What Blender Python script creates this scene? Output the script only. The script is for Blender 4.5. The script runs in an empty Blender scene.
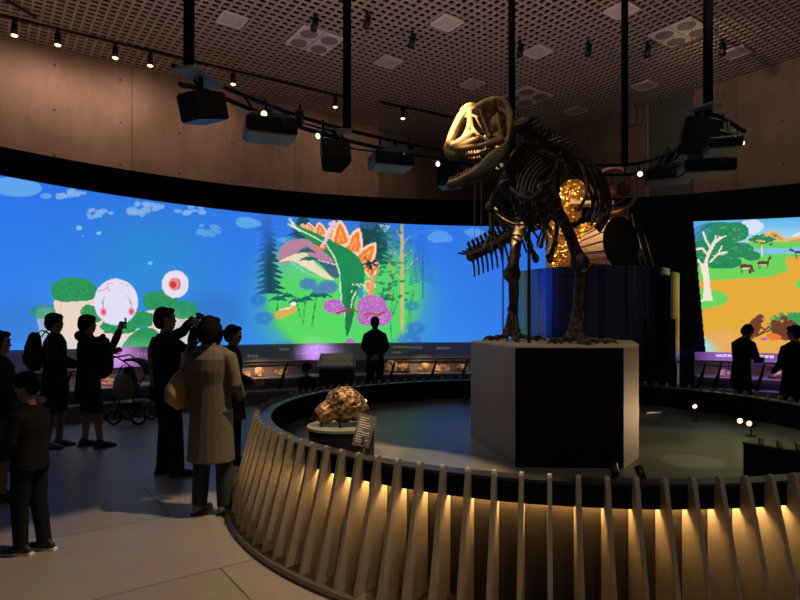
import bpy, bmesh, math, random
import numpy as np
from mathutils import Vector, Matrix, noise

# ------------------------------------------------------------------ camera, world, exposure
F = 575.0      # focal length in pixels of the 800 px wide photograph
EYE = 1.55     # camera height
HOR = 322.0    # row of the horizon
sc = bpy.context.scene
COL = sc.collection
cam_data = bpy.data.cameras.new('camera')
cam_data.sensor_width = 36.0
cam_data.lens = 36.0 * F / 800.0
cam_data.shift_y = (HOR - 300.0) / 800.0
cam_data.clip_start = 0.05
cam = bpy.data.objects.new('camera', cam_data)
COL.objects.link(cam)
cam.location = (0, 0, EYE)
cam.rotation_euler = (math.pi / 2, 0, 0)
sc.camera = cam

sc.view_settings.view_transform = 'Standard'
sc.view_settings.look = 'None'
sc.view_settings.gamma = 1.0
sc.view_settings.use_curve_mapping = False
sc.view_settings.exposure = 0.0
sc.cycles.use_denoising = True
sc.cycles.max_bounces = 6
sc.cycles.sample_clamp_indirect = 4.0

world = bpy.data.worlds.new('dim_gallery_air')
sc.world = world
world.use_nodes = True
world.node_tree.nodes['Background'].inputs[0].default_value = (0.9, 0.72, 0.62, 1)
world.node_tree.nodes['Background'].inputs[1].default_value = 0.035

def lamp(kind, loc, energy, color, target=None, **kw):
    l = bpy.data.lights.new('lamp_light', kind)
    l.energy = energy
    l.color = color
    for k, v in kw.items():
        setattr(l, k, v)
    o = bpy.data.objects.new('lamp_light', l)
    COL.objects.link(o)
    o.location = loc
    if target is not None:
        d = Vector(target) - Vector(loc)
        o.rotation_euler = d.to_track_quat('-Z', 'Y').to_euler()
    return o

WARM = (1.0, 0.62, 0.33)
WARM2 = (1.0, 0.74, 0.50)
# ceiling spot from above and behind the viewer onto the walkway
lamp('SPOT', (1.2, 4.0, 6.4), 1250, (1.0, 0.70, 0.42), (-0.95, 3.45, 0), spot_size=math.radians(33), spot_blend=0.2, shadow_soft_size=0.05)
# ceiling spot that picks out the skull and the front of the skeleton
lamp('SPOT', (-2.6, 2.2, 6.6), 14000, (1.0, 0.64, 0.32), (0.46, 4.62, 3.16), spot_size=math.radians(3.7), spot_blend=0.25, shadow_soft_size=0.03)
lamp('SPOT', (-2.0, 3.0, 6.6), 240, WARM2, (1.0, 5.0, 2.2), spot_size=math.radians(26), spot_blend=0.6, shadow_soft_size=0.05)
# added unseen warm spots, pointing up, that stand in for floor bounce on the ceiling
for ux, uy, ue in ((-3.6, 5.0, 42), (-0.8, 7.8, 40), (3.0, 9.5, 26), (3.6, 4.5, 34), (-1.0, 1.2, 40), (-6.5, 8.0, 26), (1.2, 5.0, 22)):
    lamp('SPOT', (ux, uy, 4.0), ue * 2.3, (1.0, 0.66, 0.50), (ux, uy, 7.0), spot_size=math.radians(168), spot_blend=0.6, shadow_soft_size=0.25)
# ceiling spot over the front of the fins
lamp('SPOT', (1.3, -1.4, 6.7), 260, (1.0, 0.76, 0.52), (1.3, 2.9, 0.4), spot_size=math.radians(44), spot_blend=0.9, shadow_soft_size=0.05)
# added unseen spot that brightens the right wall
lamp('SPOT', (4.6, 10.0, 6.6), 70, (1.0, 0.70, 0.50), (8.0, 13.0, 4.6), spot_size=math.radians(110), spot_blend=1.0, shadow_soft_size=0.1)
# spot for the meteorite
lamp('SPOT', (-1.6, 2.6, 6.4), 900, WARM, (-0.45, 4.6, 0.85), spot_size=math.radians(8), spot_blend=0.5, shadow_soft_size=0.03)
# spots for the satellite
lamp('SPOT', (1.5, 8.1, 5.7), 1100, (1.0, 0.58, 0.26), (3.0, 10.0, 3.2), spot_size=math.radians(30), spot_blend=0.5, shadow_soft_size=0.05)

# ------------------------------------------------------------------ helpers
def W(x, y, Y):
    """point at depth Y seen at photograph pixel (x, y)"""
    return Vector(((x - 400.0) / F * Y, Y, EYE - (y - HOR) / F * Y))

def px_at_z(x, y, z):
    Y = F * (EYE - z) / (y - HOR)
    return W(x, y, Y)

MATS = {}
def srgb(c):
    return tuple(((v / 255.0) / 12.92) if v / 255.0 <= 0.04045 else (((v / 255.0) + 0.055) / 1.055) ** 2.4 for v in c)

def mat(name, color, rough=0.6, metal=0.0, vary=0.15, scale=8.0, bump=0.0, emit=None, estr=0.0, spec=0.5, transm=0.0, contrast=False):
    """procedural material: noise-varied colour with optional bump"""
    if name in MATS:
        return MATS[name]
    m = bpy.data.materials.new(name)
    m.use_nodes = True
    nt = m.node_tree
    b = nt.nodes['Principled BSDF']
    b.inputs['Roughness'].default_value = rough
    b.inputs['Metallic'].default_value = metal
    b.inputs['Specular IOR Level'].default_value = spec
    b.inputs['Transmission Weight'].default_value = transm
    tc = nt.nodes.new('ShaderNodeTexCoord')
    nz = nt.nodes.new('ShaderNodeTexNoise')
    nz.inputs['Scale'].default_value = scale
    nz.inputs['Detail'].default_value = 5
    nt.links.new(tc.outputs['Object'], nz.inputs['Vector'])
    mx = nt.nodes.new('ShaderNodeMix')
    mx.data_type = 'RGBA'
    fac = nz.outputs['Fac']
    if contrast:
        mr = nt.nodes.new('ShaderNodeMapRange')
        mr.inputs[1].default_value = 0.38
        mr.inputs[2].default_value = 0.62
        nt.links.new(fac, mr.inputs[0])
        fac = mr.outputs[0]
    nt.links.new(fac, mx.inputs['Factor'])
    lo = [max(0, v * (1 - vary * 2)) for v in color[:3]]
    hi = [min(1, v * (1 + vary * 2)) for v in color[:3]]
    mx.inputs[6].default_value = (*lo, 1)
    mx.inputs[7].default_value = (*hi, 1)
    nt.links.new(mx.outputs[2], b.inputs['Base Color'])
    if bump:
        bp = nt.nodes.new('ShaderNodeBump')
        bp.inputs['Strength'].default_value = bump
        bp.inputs['Distance'].default_value = 0.01
        nt.links.new(nz.outputs['Fac'], bp.inputs['Height'])
        nt.links.new(bp.outputs['Normal'], b.inputs['Normal'])
    if emit is not None:
        b.inputs['Emission Color'].default_value = (*emit[:3], 1)
        b.inputs['Emission Strength'].default_value = estr
    MATS[name] = m
    return m

def obj(name, bm, m, parent=None, smooth=False, loc=None):
    me = bpy.data.meshes.new(name)
    bmesh.ops.recalc_face_normals(bm, faces=bm.faces[:])
    bm.to_mesh(me)
    bm.free()
    o = bpy.data.objects.new(name, me)
    COL.objects.link(o)
    for mm in (m if isinstance(m, (list, tuple)) else [m]):
        me.materials.append(mm)
    if smooth:
        for p in me.polygons:
            p.use_smooth = True
    if parent is not None:
        o.parent = parent
        # keep geometry given in world coordinates
        o.matrix_parent_inverse = world_matrix(parent).inverted()
    if loc is not None:
        o.location = loc
    return o

def world_matrix(o):
    if o is None:
        return Matrix.Identity(4)
    m = Matrix.LocRotScale(o.location, o.rotation_euler, o.scale)
    if o.parent is not None:
        return world_matrix(o.parent) @ o.matrix_parent_inverse @ m
    return m

def thing(name, label, cat, loc=(0, 0, 0), rotz=0.0, group=None):
    o = bpy.data.objects.new(name, None)
    COL.objects.link(o)
    o.location = loc
    o.rotation_euler = (0, 0, rotz)
    o.empty_display_size = 0.1
    return tag(o, label, cat, group)

def tag(o, label, cat, group=None):
    o['label'] = label
    o['category'] = cat
    if group:
        o['group'] = group
    return o

def struct(o):
    o['kind'] = 'structure'
    return o

def frame_for(t, up=None):
    t = t.normalized()
    if up is None:
        up = Vector((0, 0, 1)) if abs(t.z) < 0.9 else Vector((0, 1, 0))
    s = t.cross(up)
    if s.length < 1e-6:
        s = t.cross(Vector((1, 0, 0)))
    s.normalize()
    u = s.cross(t).normalized()
    return s, u

def loft(bm, pts, rad, seg=10, side=None, round_ends=True, mi=0):
    """closed tube through pts; rad entries are r or (r_side, r_up)"""
    pts = [Vector(p) for p in pts]
    n = len(pts)
    if not isinstance(rad, (list, tuple)) or (isinstance(rad, tuple) and len(rad) == 2 and n != 2):
        rad = [rad] * n
    rr = [(r, r) if not isinstance(r, (list, tuple)) else r for r in rad]
    tang = []
    for i in range(n):
        a = pts[max(0, i - 1)]
        b = pts[min(n - 1, i + 1)]
        tang.append((b - a).normalized())
    if round_ends:
        r0 = min(rr[0]) * 0.6
        r1 = min(rr[-1]) * 0.6
        pts = [pts[0] - tang[0] * r0] + pts + [pts[-1] + tang[-1] * r1]
        rr = [(rr[0][0] * 0.55, rr[0][1] * 0.55)] + rr + [(rr[-1][0] * 0.55, rr[-1][1] * 0.55)]
        tang = [tang[0]] + tang + [tang[-1]]
        n += 2
    rings = []
    prev = Vector(side) if side is not None else None
    for i in range(n):
        t = tang[i]
        if prev is None:
            s, u = frame_for(t)
        else:
            s = prev - t * prev.dot(t)
            if s.length < 1e-5:
                s, _ = frame_for(t)
            s.normalize()
            u = s.cross(t).normalized()
        prev = s
        ring = []
        for k in range(seg):
            a = 2 * math.pi * k / seg
            ring.append(bm.verts.new(pts[i] + s * (math.cos(a) * rr[i][0]) + u * (math.sin(a) * rr[i][1])))
        rings.append(ring)
    fs = []
    for i in range(n - 1):
        for k in range(seg):
            fs.append(bm.faces.new((rings[i][k], rings[i][(k + 1) % seg], rings[i + 1][(k + 1) % seg], rings[i + 1][k])))
    fs.append(bm.faces.new(rings[0][::-1]))
    fs.append(bm.faces.new(rings[-1]))
    for f in fs:
        f.material_index = mi
    return bm

def ball(bm, c, r, seg=12, rot=None, mi=0):
    """ellipsoid"""
    r = (r, r, r) if not isinstance(r, (list, tuple)) else r
    M = Matrix.Translation(Vector(c)) @ (rot.to_4x4() if rot is not None else Matrix.Identity(4)) @ Matrix.Diagonal((*r, 1))
    g = bmesh.ops.create_uvsphere(bm, u_segments=seg, v_segments=max(6, seg // 2 + 2), radius=1, matrix=M)
    for v in g['verts']:
        for f in v.link_faces:
            f.material_index = mi
    return bm

def box(bm, c, s, rz=0.0, rot=None, bev=0.0, mi=0):
    M = Matrix.Translation(Vector(c)) @ (rot.to_4x4() if rot is not None else Matrix.Rotation(rz, 4, 'Z')) @ Matrix.Diagonal((*s, 1))
    g = bmesh.ops.create_cube(bm, size=1.0, matrix=M)
    fs = set()
    for v in g['verts']:
        for f in v.link_faces:
            fs.add(f)
    if bev:
        es = set(e for f in fs for e in f.edges)
        r = bmesh.ops.bevel(bm, geom=list(es), offset=bev, segments=2, affect='EDGES', profile=0.5)
        fs = set(r['faces']) | set(f for f in fs if f.is_valid)
    for f in fs:
        if f.is_valid:
            f.material_index = mi
    return bm

def prism(bm, poly, z0, z1, mi=0):
    """vertical prism over a plan polygon"""
    lo = [bm.verts.new((p[0], p[1], z0)) for p in poly]
    hi = [bm.verts.new((p[0], p[1], z1)) for p in poly]
    n = len(poly)
    fs = [bm.faces.new(lo[::-1]), bm.faces.new(hi)]
    for i in range(n):
        fs.append(bm.faces.new((lo[i], lo[(i + 1) % n], hi[(i + 1) % n], hi[i])))
    for f in fs:
        f.material_index = mi
    return bm

def slab(bm, poly, nrm, thick, mi=0):
    """planar polygon extruded by thick along nrm"""
    nrm = Vector(nrm).normalized() * (thick / 2)
    a = [bm.verts.new(Vector(p) - nrm) for p in poly]
    b = [bm.verts.new(Vector(p) + nrm) for p in poly]
    n = len(poly)
    fs = [bm.faces.new(a[::-1]), bm.faces.new(b)]
    for i in range(n):
        fs.append(bm.faces.new((a[i], a[(i + 1) % n], b[(i + 1) % n], b[i])))
    for f in fs:
        f.material_index = mi
    return bm

def lathe_arc(bm, cx, cy, prof, a0, a1, n, close=False, mi=0):
    """sweep a closed (r,z) profile about a vertical axis, angle measured from +Y towards +X"""
    rings = []
    for i in range(n + (0 if close else 1)):
        a = a0 + (a1 - a0) * i / n
        rings.append([bm.verts.new((cx + r * math.sin(a), cy + r * math.cos(a), z)) for r, z in prof])
    m = len(prof)
    cnt = n if close else n
    for i in range(cnt):
        p, q = rings[i], rings[(i + 1) % len(rings)]
        for k in range(m):
            f = bm.faces.new((p[k], p[(k + 1) % m], q[(k + 1) % m], q[k]))
            f.material_index = mi
    if not close:
        bm.faces.new(rings[0])
        bm.faces.new(rings[-1][::-1])
    return bm

def fuse(bm, voxel, smooth_iter=2):
    """join overlapping closed volumes into one continuous skin"""
    me = bpy.data.meshes.new('fuse')
    bmesh.ops.recalc_face_normals(bm, faces=bm.faces[:])
    bm.to_mesh(me)
    bm.free()
    o = bpy.data.objects.new('fuse', me)
    COL.objects.link(o)
    r = o.modifiers.new('r', 'REMESH')
    r.mode = 'VOXEL'
    r.voxel_size = voxel
    r.use_smooth_shade = True
    if smooth_iter:
        s = o.modifiers.new('s', 'SMOOTH')
        s.iterations = smooth_iter
        s.factor = 0.5
    dg = bpy.context.evaluated_depsgraph_get()
    ev = o.evaluated_get(dg)
    out = bmesh.new()
    out.from_mesh(ev.to_mesh())
    ev.to_mesh_clear()
    bpy.data.objects.remove(o)
    bpy.data.meshes.remove(me)
    return out

def catmull(pts, n=8):
    pts = [Vector(p) for p in pts]
    out = []
    for i in range(len(pts) - 1):
        p0 = pts[max(0, i - 1)]
        p1, p2 = pts[i], pts[i + 1]
        p3 = pts[min(len(pts) - 1, i + 2)]
        for k in range(n):
            t = k / n
            out.append(0.5 * ((2 * p1) + (p2 - p0) * t + (2 * p0 - 5 * p1 + 4 * p2 - p3) * t * t + (3 * p1 - p0 - 3 * p2 + p3) * t ** 3))
    out.append(pts[-1])
    return out

def lerp(a, b, t):
    return a + (b - a) * t

# ------------------------------------------------------------------ materials
M_black = mat('black_painted_metal', (0.008, 0.008, 0.009), 0.45, 0.0, 0.1)
M_matte = mat('matte_black_board', (0.006, 0.006, 0.007), 0.85, 0.0, 0.1, spec=0.1)
M_darkgrey = mat('dark_grey_metal', (0.03, 0.03, 0.033), 0.5, 0.2)
M_fin = mat('warm_grey_powder_coated_fin', (0.36, 0.32, 0.26), 0.5, 0.0, 0.05, 6)
M_rim = mat('dark_bronze_rim', (0.055, 0.045, 0.042), 0.4, 0.5, 0.1)
M_drum = mat('dark_drum_wall', (0.05, 0.04, 0.03), 0.6, 0, 0.1)
M_led = mat('warm_light_strip', (1, 0.8, 0.5), 0.5, emit=(1.0, 0.56, 0.19), estr=70)
M_stage = mat('grey_stage_floor', (0.17, 0.165, 0.155), 0.42, 0, 0.12, 2.0)
M_ped = mat('grey_pedestal_board', (0.27, 0.235, 0.20), 0.6, 0, 0.04, 3)
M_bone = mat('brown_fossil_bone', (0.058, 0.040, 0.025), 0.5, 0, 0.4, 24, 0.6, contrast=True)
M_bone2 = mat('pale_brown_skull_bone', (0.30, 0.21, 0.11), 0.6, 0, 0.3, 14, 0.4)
M_ceil = mat('grey_ceiling_grid', (0.48, 0.385, 0.335), 0.6, 0.0, 0.05)
M_ceilback = mat('dark_ceiling_void', (0.006, 0.005, 0.005), 0.9, 0, 0.1)
M_panel = mat('off_white_ceiling_panel', (0.85, 0.74, 0.68), 0.6, 0, 0.04)
M_panel2 = mat('perforated_grey_speaker_cloth', (0.30, 0.25, 0.23), 0.8, 0, 0.1)
M_bulb = mat('warm_lamp_glow', (1, 0.9, 0.7), 0.5, emit=(1.0, 0.66, 0.34), estr=2.6)
M_bulbw = mat('white_lamp_glow', (1, 1, 1), 0.5, emit=(0.8, 0.92, 1.0), estr=3)
M_gold = mat('crumpled_gold_foil', (0.85, 0.42, 0.12), 0.28, 0.9, 0.3, 16, 1.0)
M_fossil = mat('tan_fossil_stone', (0.42, 0.29, 0.19), 0.75, 0, 0.35, 18, 0.6, contrast=True)
M_meteor = mat('pitted_brown_iron_meteorite', (0.26, 0.16, 0.08), 0.40, 0.35, 0.48, 34, 1.0, contrast=True)
M_desk = mat('grey_display_shelf', (0.24, 0.22, 0.21), 0.5, 0, 0.1)
M_label = mat('pale_label_lettering', (0.5, 0.5, 0.52), 0.6, emit=(0.6, 0.6, 0.65), estr=0.18)

def concrete(name, base, panel_w=3.775, panel_h=1.2):
    """board-marked concrete with panel seams and tie holes; UV is in metres"""
    m = bpy.data.materials.new(name)
    m.use_nodes = True
    nt = m.node_tree
    N, L = nt.nodes, nt.links
    b = N['Principled BSDF']
    b.inputs['Roughness'].default_value = 0.75
    uv = N.new('ShaderNodeTexCoord')
    def math_(op, a, c=None, d=None):
        n = N.new('ShaderNodeMath'); n.operation = op
        for i, v in enumerate((a, c, d)):
            if v is None: continue
            if isinstance(v, (int, float)): n.inputs[i].default_value = v
            else: L.new(v, n.inputs[i])
        return n.outputs[0]
    sp = N.new('ShaderNodeSeparateXYZ'); L.new(uv.outputs['UV'], sp.inputs[0])
    u, v = sp.outputs[0], sp.outputs[1]
    fu = math_('FRACT', math_('DIVIDE', u, panel_w))
    seam = math_('LESS_THAN', math_('MINIMUM', fu, math_('SUBTRACT', 1, fu)), 0.004)
    pid = N.new('ShaderNodeTexWhiteNoise'); pid.noise_dimensions = '1D'
    L.new(math_('FLOOR', math_('DIVIDE', u, panel_w)), pid.inputs['W'])
    # tie holes
    hu = math_('SUBTRACT', math_('FRACT', math_('ADD', math_('DIVIDE', u, 1.2), 0.25)), 0.5)
    hv = math_('SUBTRACT', math_('FRACT', math_('ADD', math_('DIVIDE', v, 0.9), 0.1)), 0.5)
    du = math_('MULTIPLY', hu, 1.2); dv = math_('MULTIPLY', hv, 0.9)
    dist = math_('SQRT', math_('ADD', math_('MULTIPLY', du, du), math_('MULTIPLY', dv, dv)))
    hole = math_('LESS_THAN', dist, 0.028)
    # vertical board streaks
    mp = N.new('ShaderNodeMapping'); mp.inputs['Scale'].default_value = (3, 0.8, 1)
    L.new(uv.outputs['UV'], mp.inputs['Vector'])
    nz = N.new('ShaderNodeTexNoise'); nz.inputs['Scale'].default_value = 1.6; nz.inputs['Detail'].default_value = 6
    L.new(mp.outputs[0], nz.inputs['Vector'])
    nz2 = N.new('ShaderNodeTexNoise'); nz2.inputs['Scale'].default_value = 0.9; nz2.inputs['Detail'].default_value = 4
    L.new(uv.outputs['UV'], nz2.inputs['Vector'])
    f = math_('ADD', math_('MULTIPLY', nz.outputs['Fac'], 0.35), math_('MULTIPLY', nz2.outputs['Fac'], 0.6))
    f = math_('ADD', f, math_('MULTIPLY', math_('SUBTRACT', pid.outputs[0], 0.5), 0.10))
    f = math_('SUBTRACT', f, math_('MULTIPLY', seam, 0.22))
    f = math_('SUBTRACT', f, math_('MULTIPLY', hole, 0.4))
    rp = N.new('ShaderNodeValToRGB')
    rp.color_ramp.elements[0].position = 0.05
    rp.color_ramp.elements[1].position = 0.85
    rp.color_ramp.elements[0].color = (*[c * 0.3 for c in base], 1)
    rp.color_ramp.elements[1].color = (*[min(1, c * 1.5) for c in base], 1)
    L.new(f, rp.inputs[0])
    L.new(rp.outputs[0], b.inputs['Base Color'])
    bp = N.new('ShaderNodeBump'); bp.inputs['Strength'].default_value = 0.25; bp.inputs['Distance'].default_value = 0.02
    L.new(f, bp.inputs['Height']); L.new(bp.outputs[0], b.inputs['Normal'])
    return m
M_conc = concrete('board_marked_concrete', (0.37, 0.235, 0.185))
M_conc2 = concrete('plain_shaded_concrete', (0.32, 0.225, 0.165), 1.8)

# room axes: A runs along the left wall (away and to the right), B along the right wall (away and to the left)
A = Vector((0.811, 0.585, 0)); A.normalize()
B = Vector((-A.y, A.x, 0))
CEIL = 7.0
RZ = math.atan2(A.y, A.x)

# ------------------------------------------------------------------ floor
def floor_material():
    m = bpy.data.materials.new('large_floor_tiles')
    m.use_nodes = True
    N, L = m.node_tree.nodes, m.node_tree.links
    b = N['Principled BSDF']
    tc = N.new('ShaderNodeTexCoord')
    mp = N.new('ShaderNodeMapping')
    mp.inputs['Rotation'].default_value = (0, 0, -RZ)
    L.new(tc.outputs['Object'], mp.inputs['Vector'])
    br = N.new('ShaderNodeTexBrick')
    br.offset = 0.5
    br.inputs['Scale'].default_value = 1
    br.inputs['Brick Width'].default_value = 2.4
    br.inputs['Row Height'].default_value = 1.2
    br.inputs['Mortar Size'].default_value = 0.006
    br.inputs['Mortar Smooth'].default_value = 0.2
    br.inputs['Color1'].default_value = (0.30, 0.275, 0.25, 1)
    br.inputs['Color2'].default_value = (0.26, 0.24, 0.22, 1)
    br.inputs['Mortar'].default_value = (0.06, 0.055, 0.05, 1)
    L.new(mp.outputs[0], br.inputs['Vector'])
    nz = N.new('ShaderNodeTexNoise'); nz.inputs['Scale'].default_value = 3; nz.inputs['Detail'].default_value = 8
    L.new(mp.outputs[0], nz.inputs['Vector'])
    mx = N.new('ShaderNodeMix'); mx.data_type = 'RGBA'; mx.blend_type = 'MULTIPLY'
    mx.inputs['Factor'].default_value = 0.35
    L.new(br.outputs['Color'], mx.inputs[6]); L.new(nz.outputs['Color'], mx.inputs[7])
    L.new(mx.outputs[2], b.inputs['Base Color'])
    rr = N.new('ShaderNodeMapRange')
    rr.inputs[3].default_value = 0.38; rr.inputs[4].default_value = 0.55
    L.new(nz.outputs['Fac'], rr.inputs[0]); L.new(rr.outputs[0], b.inputs['Roughness'])
    return m
bm = bmesh.new()
box(bm, (0.5, 8, -0.05), (30, 28, 0.1))
struct(obj('floor', bm, floor_material()))

# ------------------------------------------------------------------ walls and ceiling
def wall(name, p0, p1, z0, z1, m, thick=0.25, back=None):
    """upright wall with its visible face from p0 to p1; UV in metres on the face"""
    p0, p1 = Vector(p0), Vector(p1)
    d = (p1 - p0); L_ = d.length; d.normalize()
    n = Vector((-d.y, d.x, 0)) if back is None else Vector(back)
    bm = bmesh.new()
    pts = [p0, p1, p1 + n * thick, p0 + n * thick]
    lo = [bm.verts.new((p.x, p.y, z0)) for p in pts]
    hi = [bm.verts.new((p.x, p.y, z1)) for p in pts]
    fs = [bm.faces.new(lo), bm.faces.new(hi[::-1])]
    for i in range(4):
        fs.append(bm.faces.new((lo[i], lo[(i + 1) % 4], hi[(i + 1) % 4], hi[i])))
    uv = bm.loops.layers.uv.new('UVMap')
    for f in fs:
        for lp in f.loops:
            lp[uv].uv = ((lp.vert.co - p0).dot(d), lp.vert.co.z)
    return struct(obj(name, bm, m))
PL = Vector((-7.6, 10.9, 0))
sC = 8.62
step0 = PL + A * sC
wall('wall_left', PL - A * 9, step0, 0, CEIL, M_conc, back=B)
corner = Vector((3.2, 18.8, 0))
wall('wall_back', step0 + B * 0.35, step0 + B * 0.35 + A * 6.2, 0, CEIL, M_conc2, back=B)
PR = Vector((8.2, 11.8, 0))
wall('wall_right', PR - B * 6, PR + B * 9.5, 0, CEIL, M_conc2, back=A)
# flat concrete panel and conduit pipe on the right wall
bm = bmesh.new()
q0 = PR + B * 2.19 - A * 0.02; q1 = PR + B * 3.25 - A * 0.02
slab(bm, [q0, q1, q1 + Vector((0, 0, CEIL)), q0 + Vector((0, 0, CEIL))], A, 0.04)
struct(obj('trim_1', bm, mat('grey_green_wall_panel', (0.13, 0.135, 0.11), 0.7, 0, 0.12, 3)))
bm = bmesh.new()
pp = PR + B * 3.30 - A * 0.06
loft(bm, [pp, pp + Vector((0, 0, CEIL))], 0.04, 10, round_ends=False)
struct(obj('trim_2', bm, mat('galvanised_conduit_pipe', (0.35, 0.34, 0.30), 0.5, 0.3)))

bm = bmesh.new()
cc = Vector((1.0, 8.5, 0))
box(bm, (cc.x, cc.y, CEIL + 0.55), (34, 30, 0.1), rz=RZ)
struct(obj('ceiling', bm, M_ceilback))
bm = bmesh.new()
STEP = 0.155
bars = int(26 / STEP)
for i in range(-bars // 2, bars // 2 + 1):
    c = cc + A * (i * STEP)
    box(bm, (c.x, c.y, CEIL + 0.035), (0.034, 26, 0.035), rz=RZ)
    c = cc + B * (i * STEP)
    box(bm, (c.x, c.y, CEIL + 0.030), (26, 0.030, 0.034), rz=RZ)
struct(obj('ceiling_grid', bm, M_ceil))

# ------------------------------------------------------------------ curved screen wall
SC = Vector((1.963, 2.519, 0)); SR = 10.65
def hit(x, R=SR):
    """plan point on the cylinder of radius R seen at pixel column x"""
    d = (x - 400.0) / F
    a = d * d + 1
    b = -2 * (d * SC.x + SC.y)
    c = SC.x ** 2 + SC.y ** 2 - R * R
    Y = (-b + math.sqrt(b * b - 4 * a * c)) / (2 * a)
    return d * Y, Y
def phi_of(x, R=SR):
    X, Y = hit(x, R)
    return math.atan2(X - SC.x, Y - SC.y)
PH0 = phi_of(-260); PH_L = phi_of(545); PH_R = phi_of(690); PH1 = phi_of(835)

# ---- pictures shown on the screens, painted on a small canvas in numpy
class Canvas:
    def __init__(s, x0, x1, y0, y1, st=0.5):
        s.x0, s.y0, s.st = x0, y0, st
        s.w = int((x1 - x0) / st) + 1; s.h = int((y1 - y0) / st) + 1
        s.X, s.Y = np.meshgrid(x0 + np.arange(s.w) * st, y0 + np.arange(s.h) * st)
        s.C = np.zeros((s.h, s.w, 3))
    def mix(s, mask, col):
        if not isinstance(col, np.ndarray):
            col = np.array(col, float)
        s.C = s.C * (1 - mask[..., None]) + col * mask[..., None]
    def poly(s, pts, col, al=1.0, soft=None):
        pts = np.array(pts, float)
        m = np.zeros(s.X.shape, bool)
        n = len(pts)
        for i in range(n):
            xa, ya = pts[i]; xb, yb = pts[(i + 1) % n]
            if ya == yb: continue
            c = ((ya > s.Y) != (yb > s.Y)) & (s.X < (xb - xa) * (s.Y - ya) / (yb - ya) + xa)
            m ^= c
        s.mix(m * al, col)
    def blob(s, pts, col, al=1.0):
        n = len(pts)
        out = []
        P = [np.array(p, float) for p in pts]
        for i in range(n):
            p0, p1, p2, p3 = P[i - 1], P[i], P[(i + 1) % n], P[(i + 2) % n]
            for k in range(6):
                t = k / 6
                out.append(0.5 * ((2 * p1) + (p2 - p0) * t + (2 * p0 - 5 * p1 + 4 * p2 - p3) * t * t + (3 * p1 - p0 - 3 * p2 + p3) * t ** 3))
        s.poly(out, col, al)
    def ell(s, cx, cy, rx, ry, col, al=1.0, soft=0.0):
        d = np.sqrt(((s.X - cx) / rx) ** 2 + ((s.Y - cy) / ry) ** 2)
        m = (d < 1).astype(float) if soft <= 0 else np.clip((1 + soft - d) / (2 * soft), 0, 1)
        s.mix(m * al, col)
    def line(s, pts, w, col, al=1.0):
        m = np.zeros(s.X.shape, bool)
        for (xa, ya), (xb, yb) in zip(pts[:-1], pts[1:]):
            L2 = (xb - xa) ** 2 + (yb - ya) ** 2 + 1e-9
            t = np.clip(((s.X - xa) * (xb - xa) + (s.Y - ya) * (yb - ya)) / L2, 0, 1)
            m |= ((s.X - xa - t * (xb - xa)) ** 2 + (s.Y - ya - t * (yb - ya)) ** 2) < (w / 2) ** 2
        s.mix(m * al, col)

rnd = random.Random(5)

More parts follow.
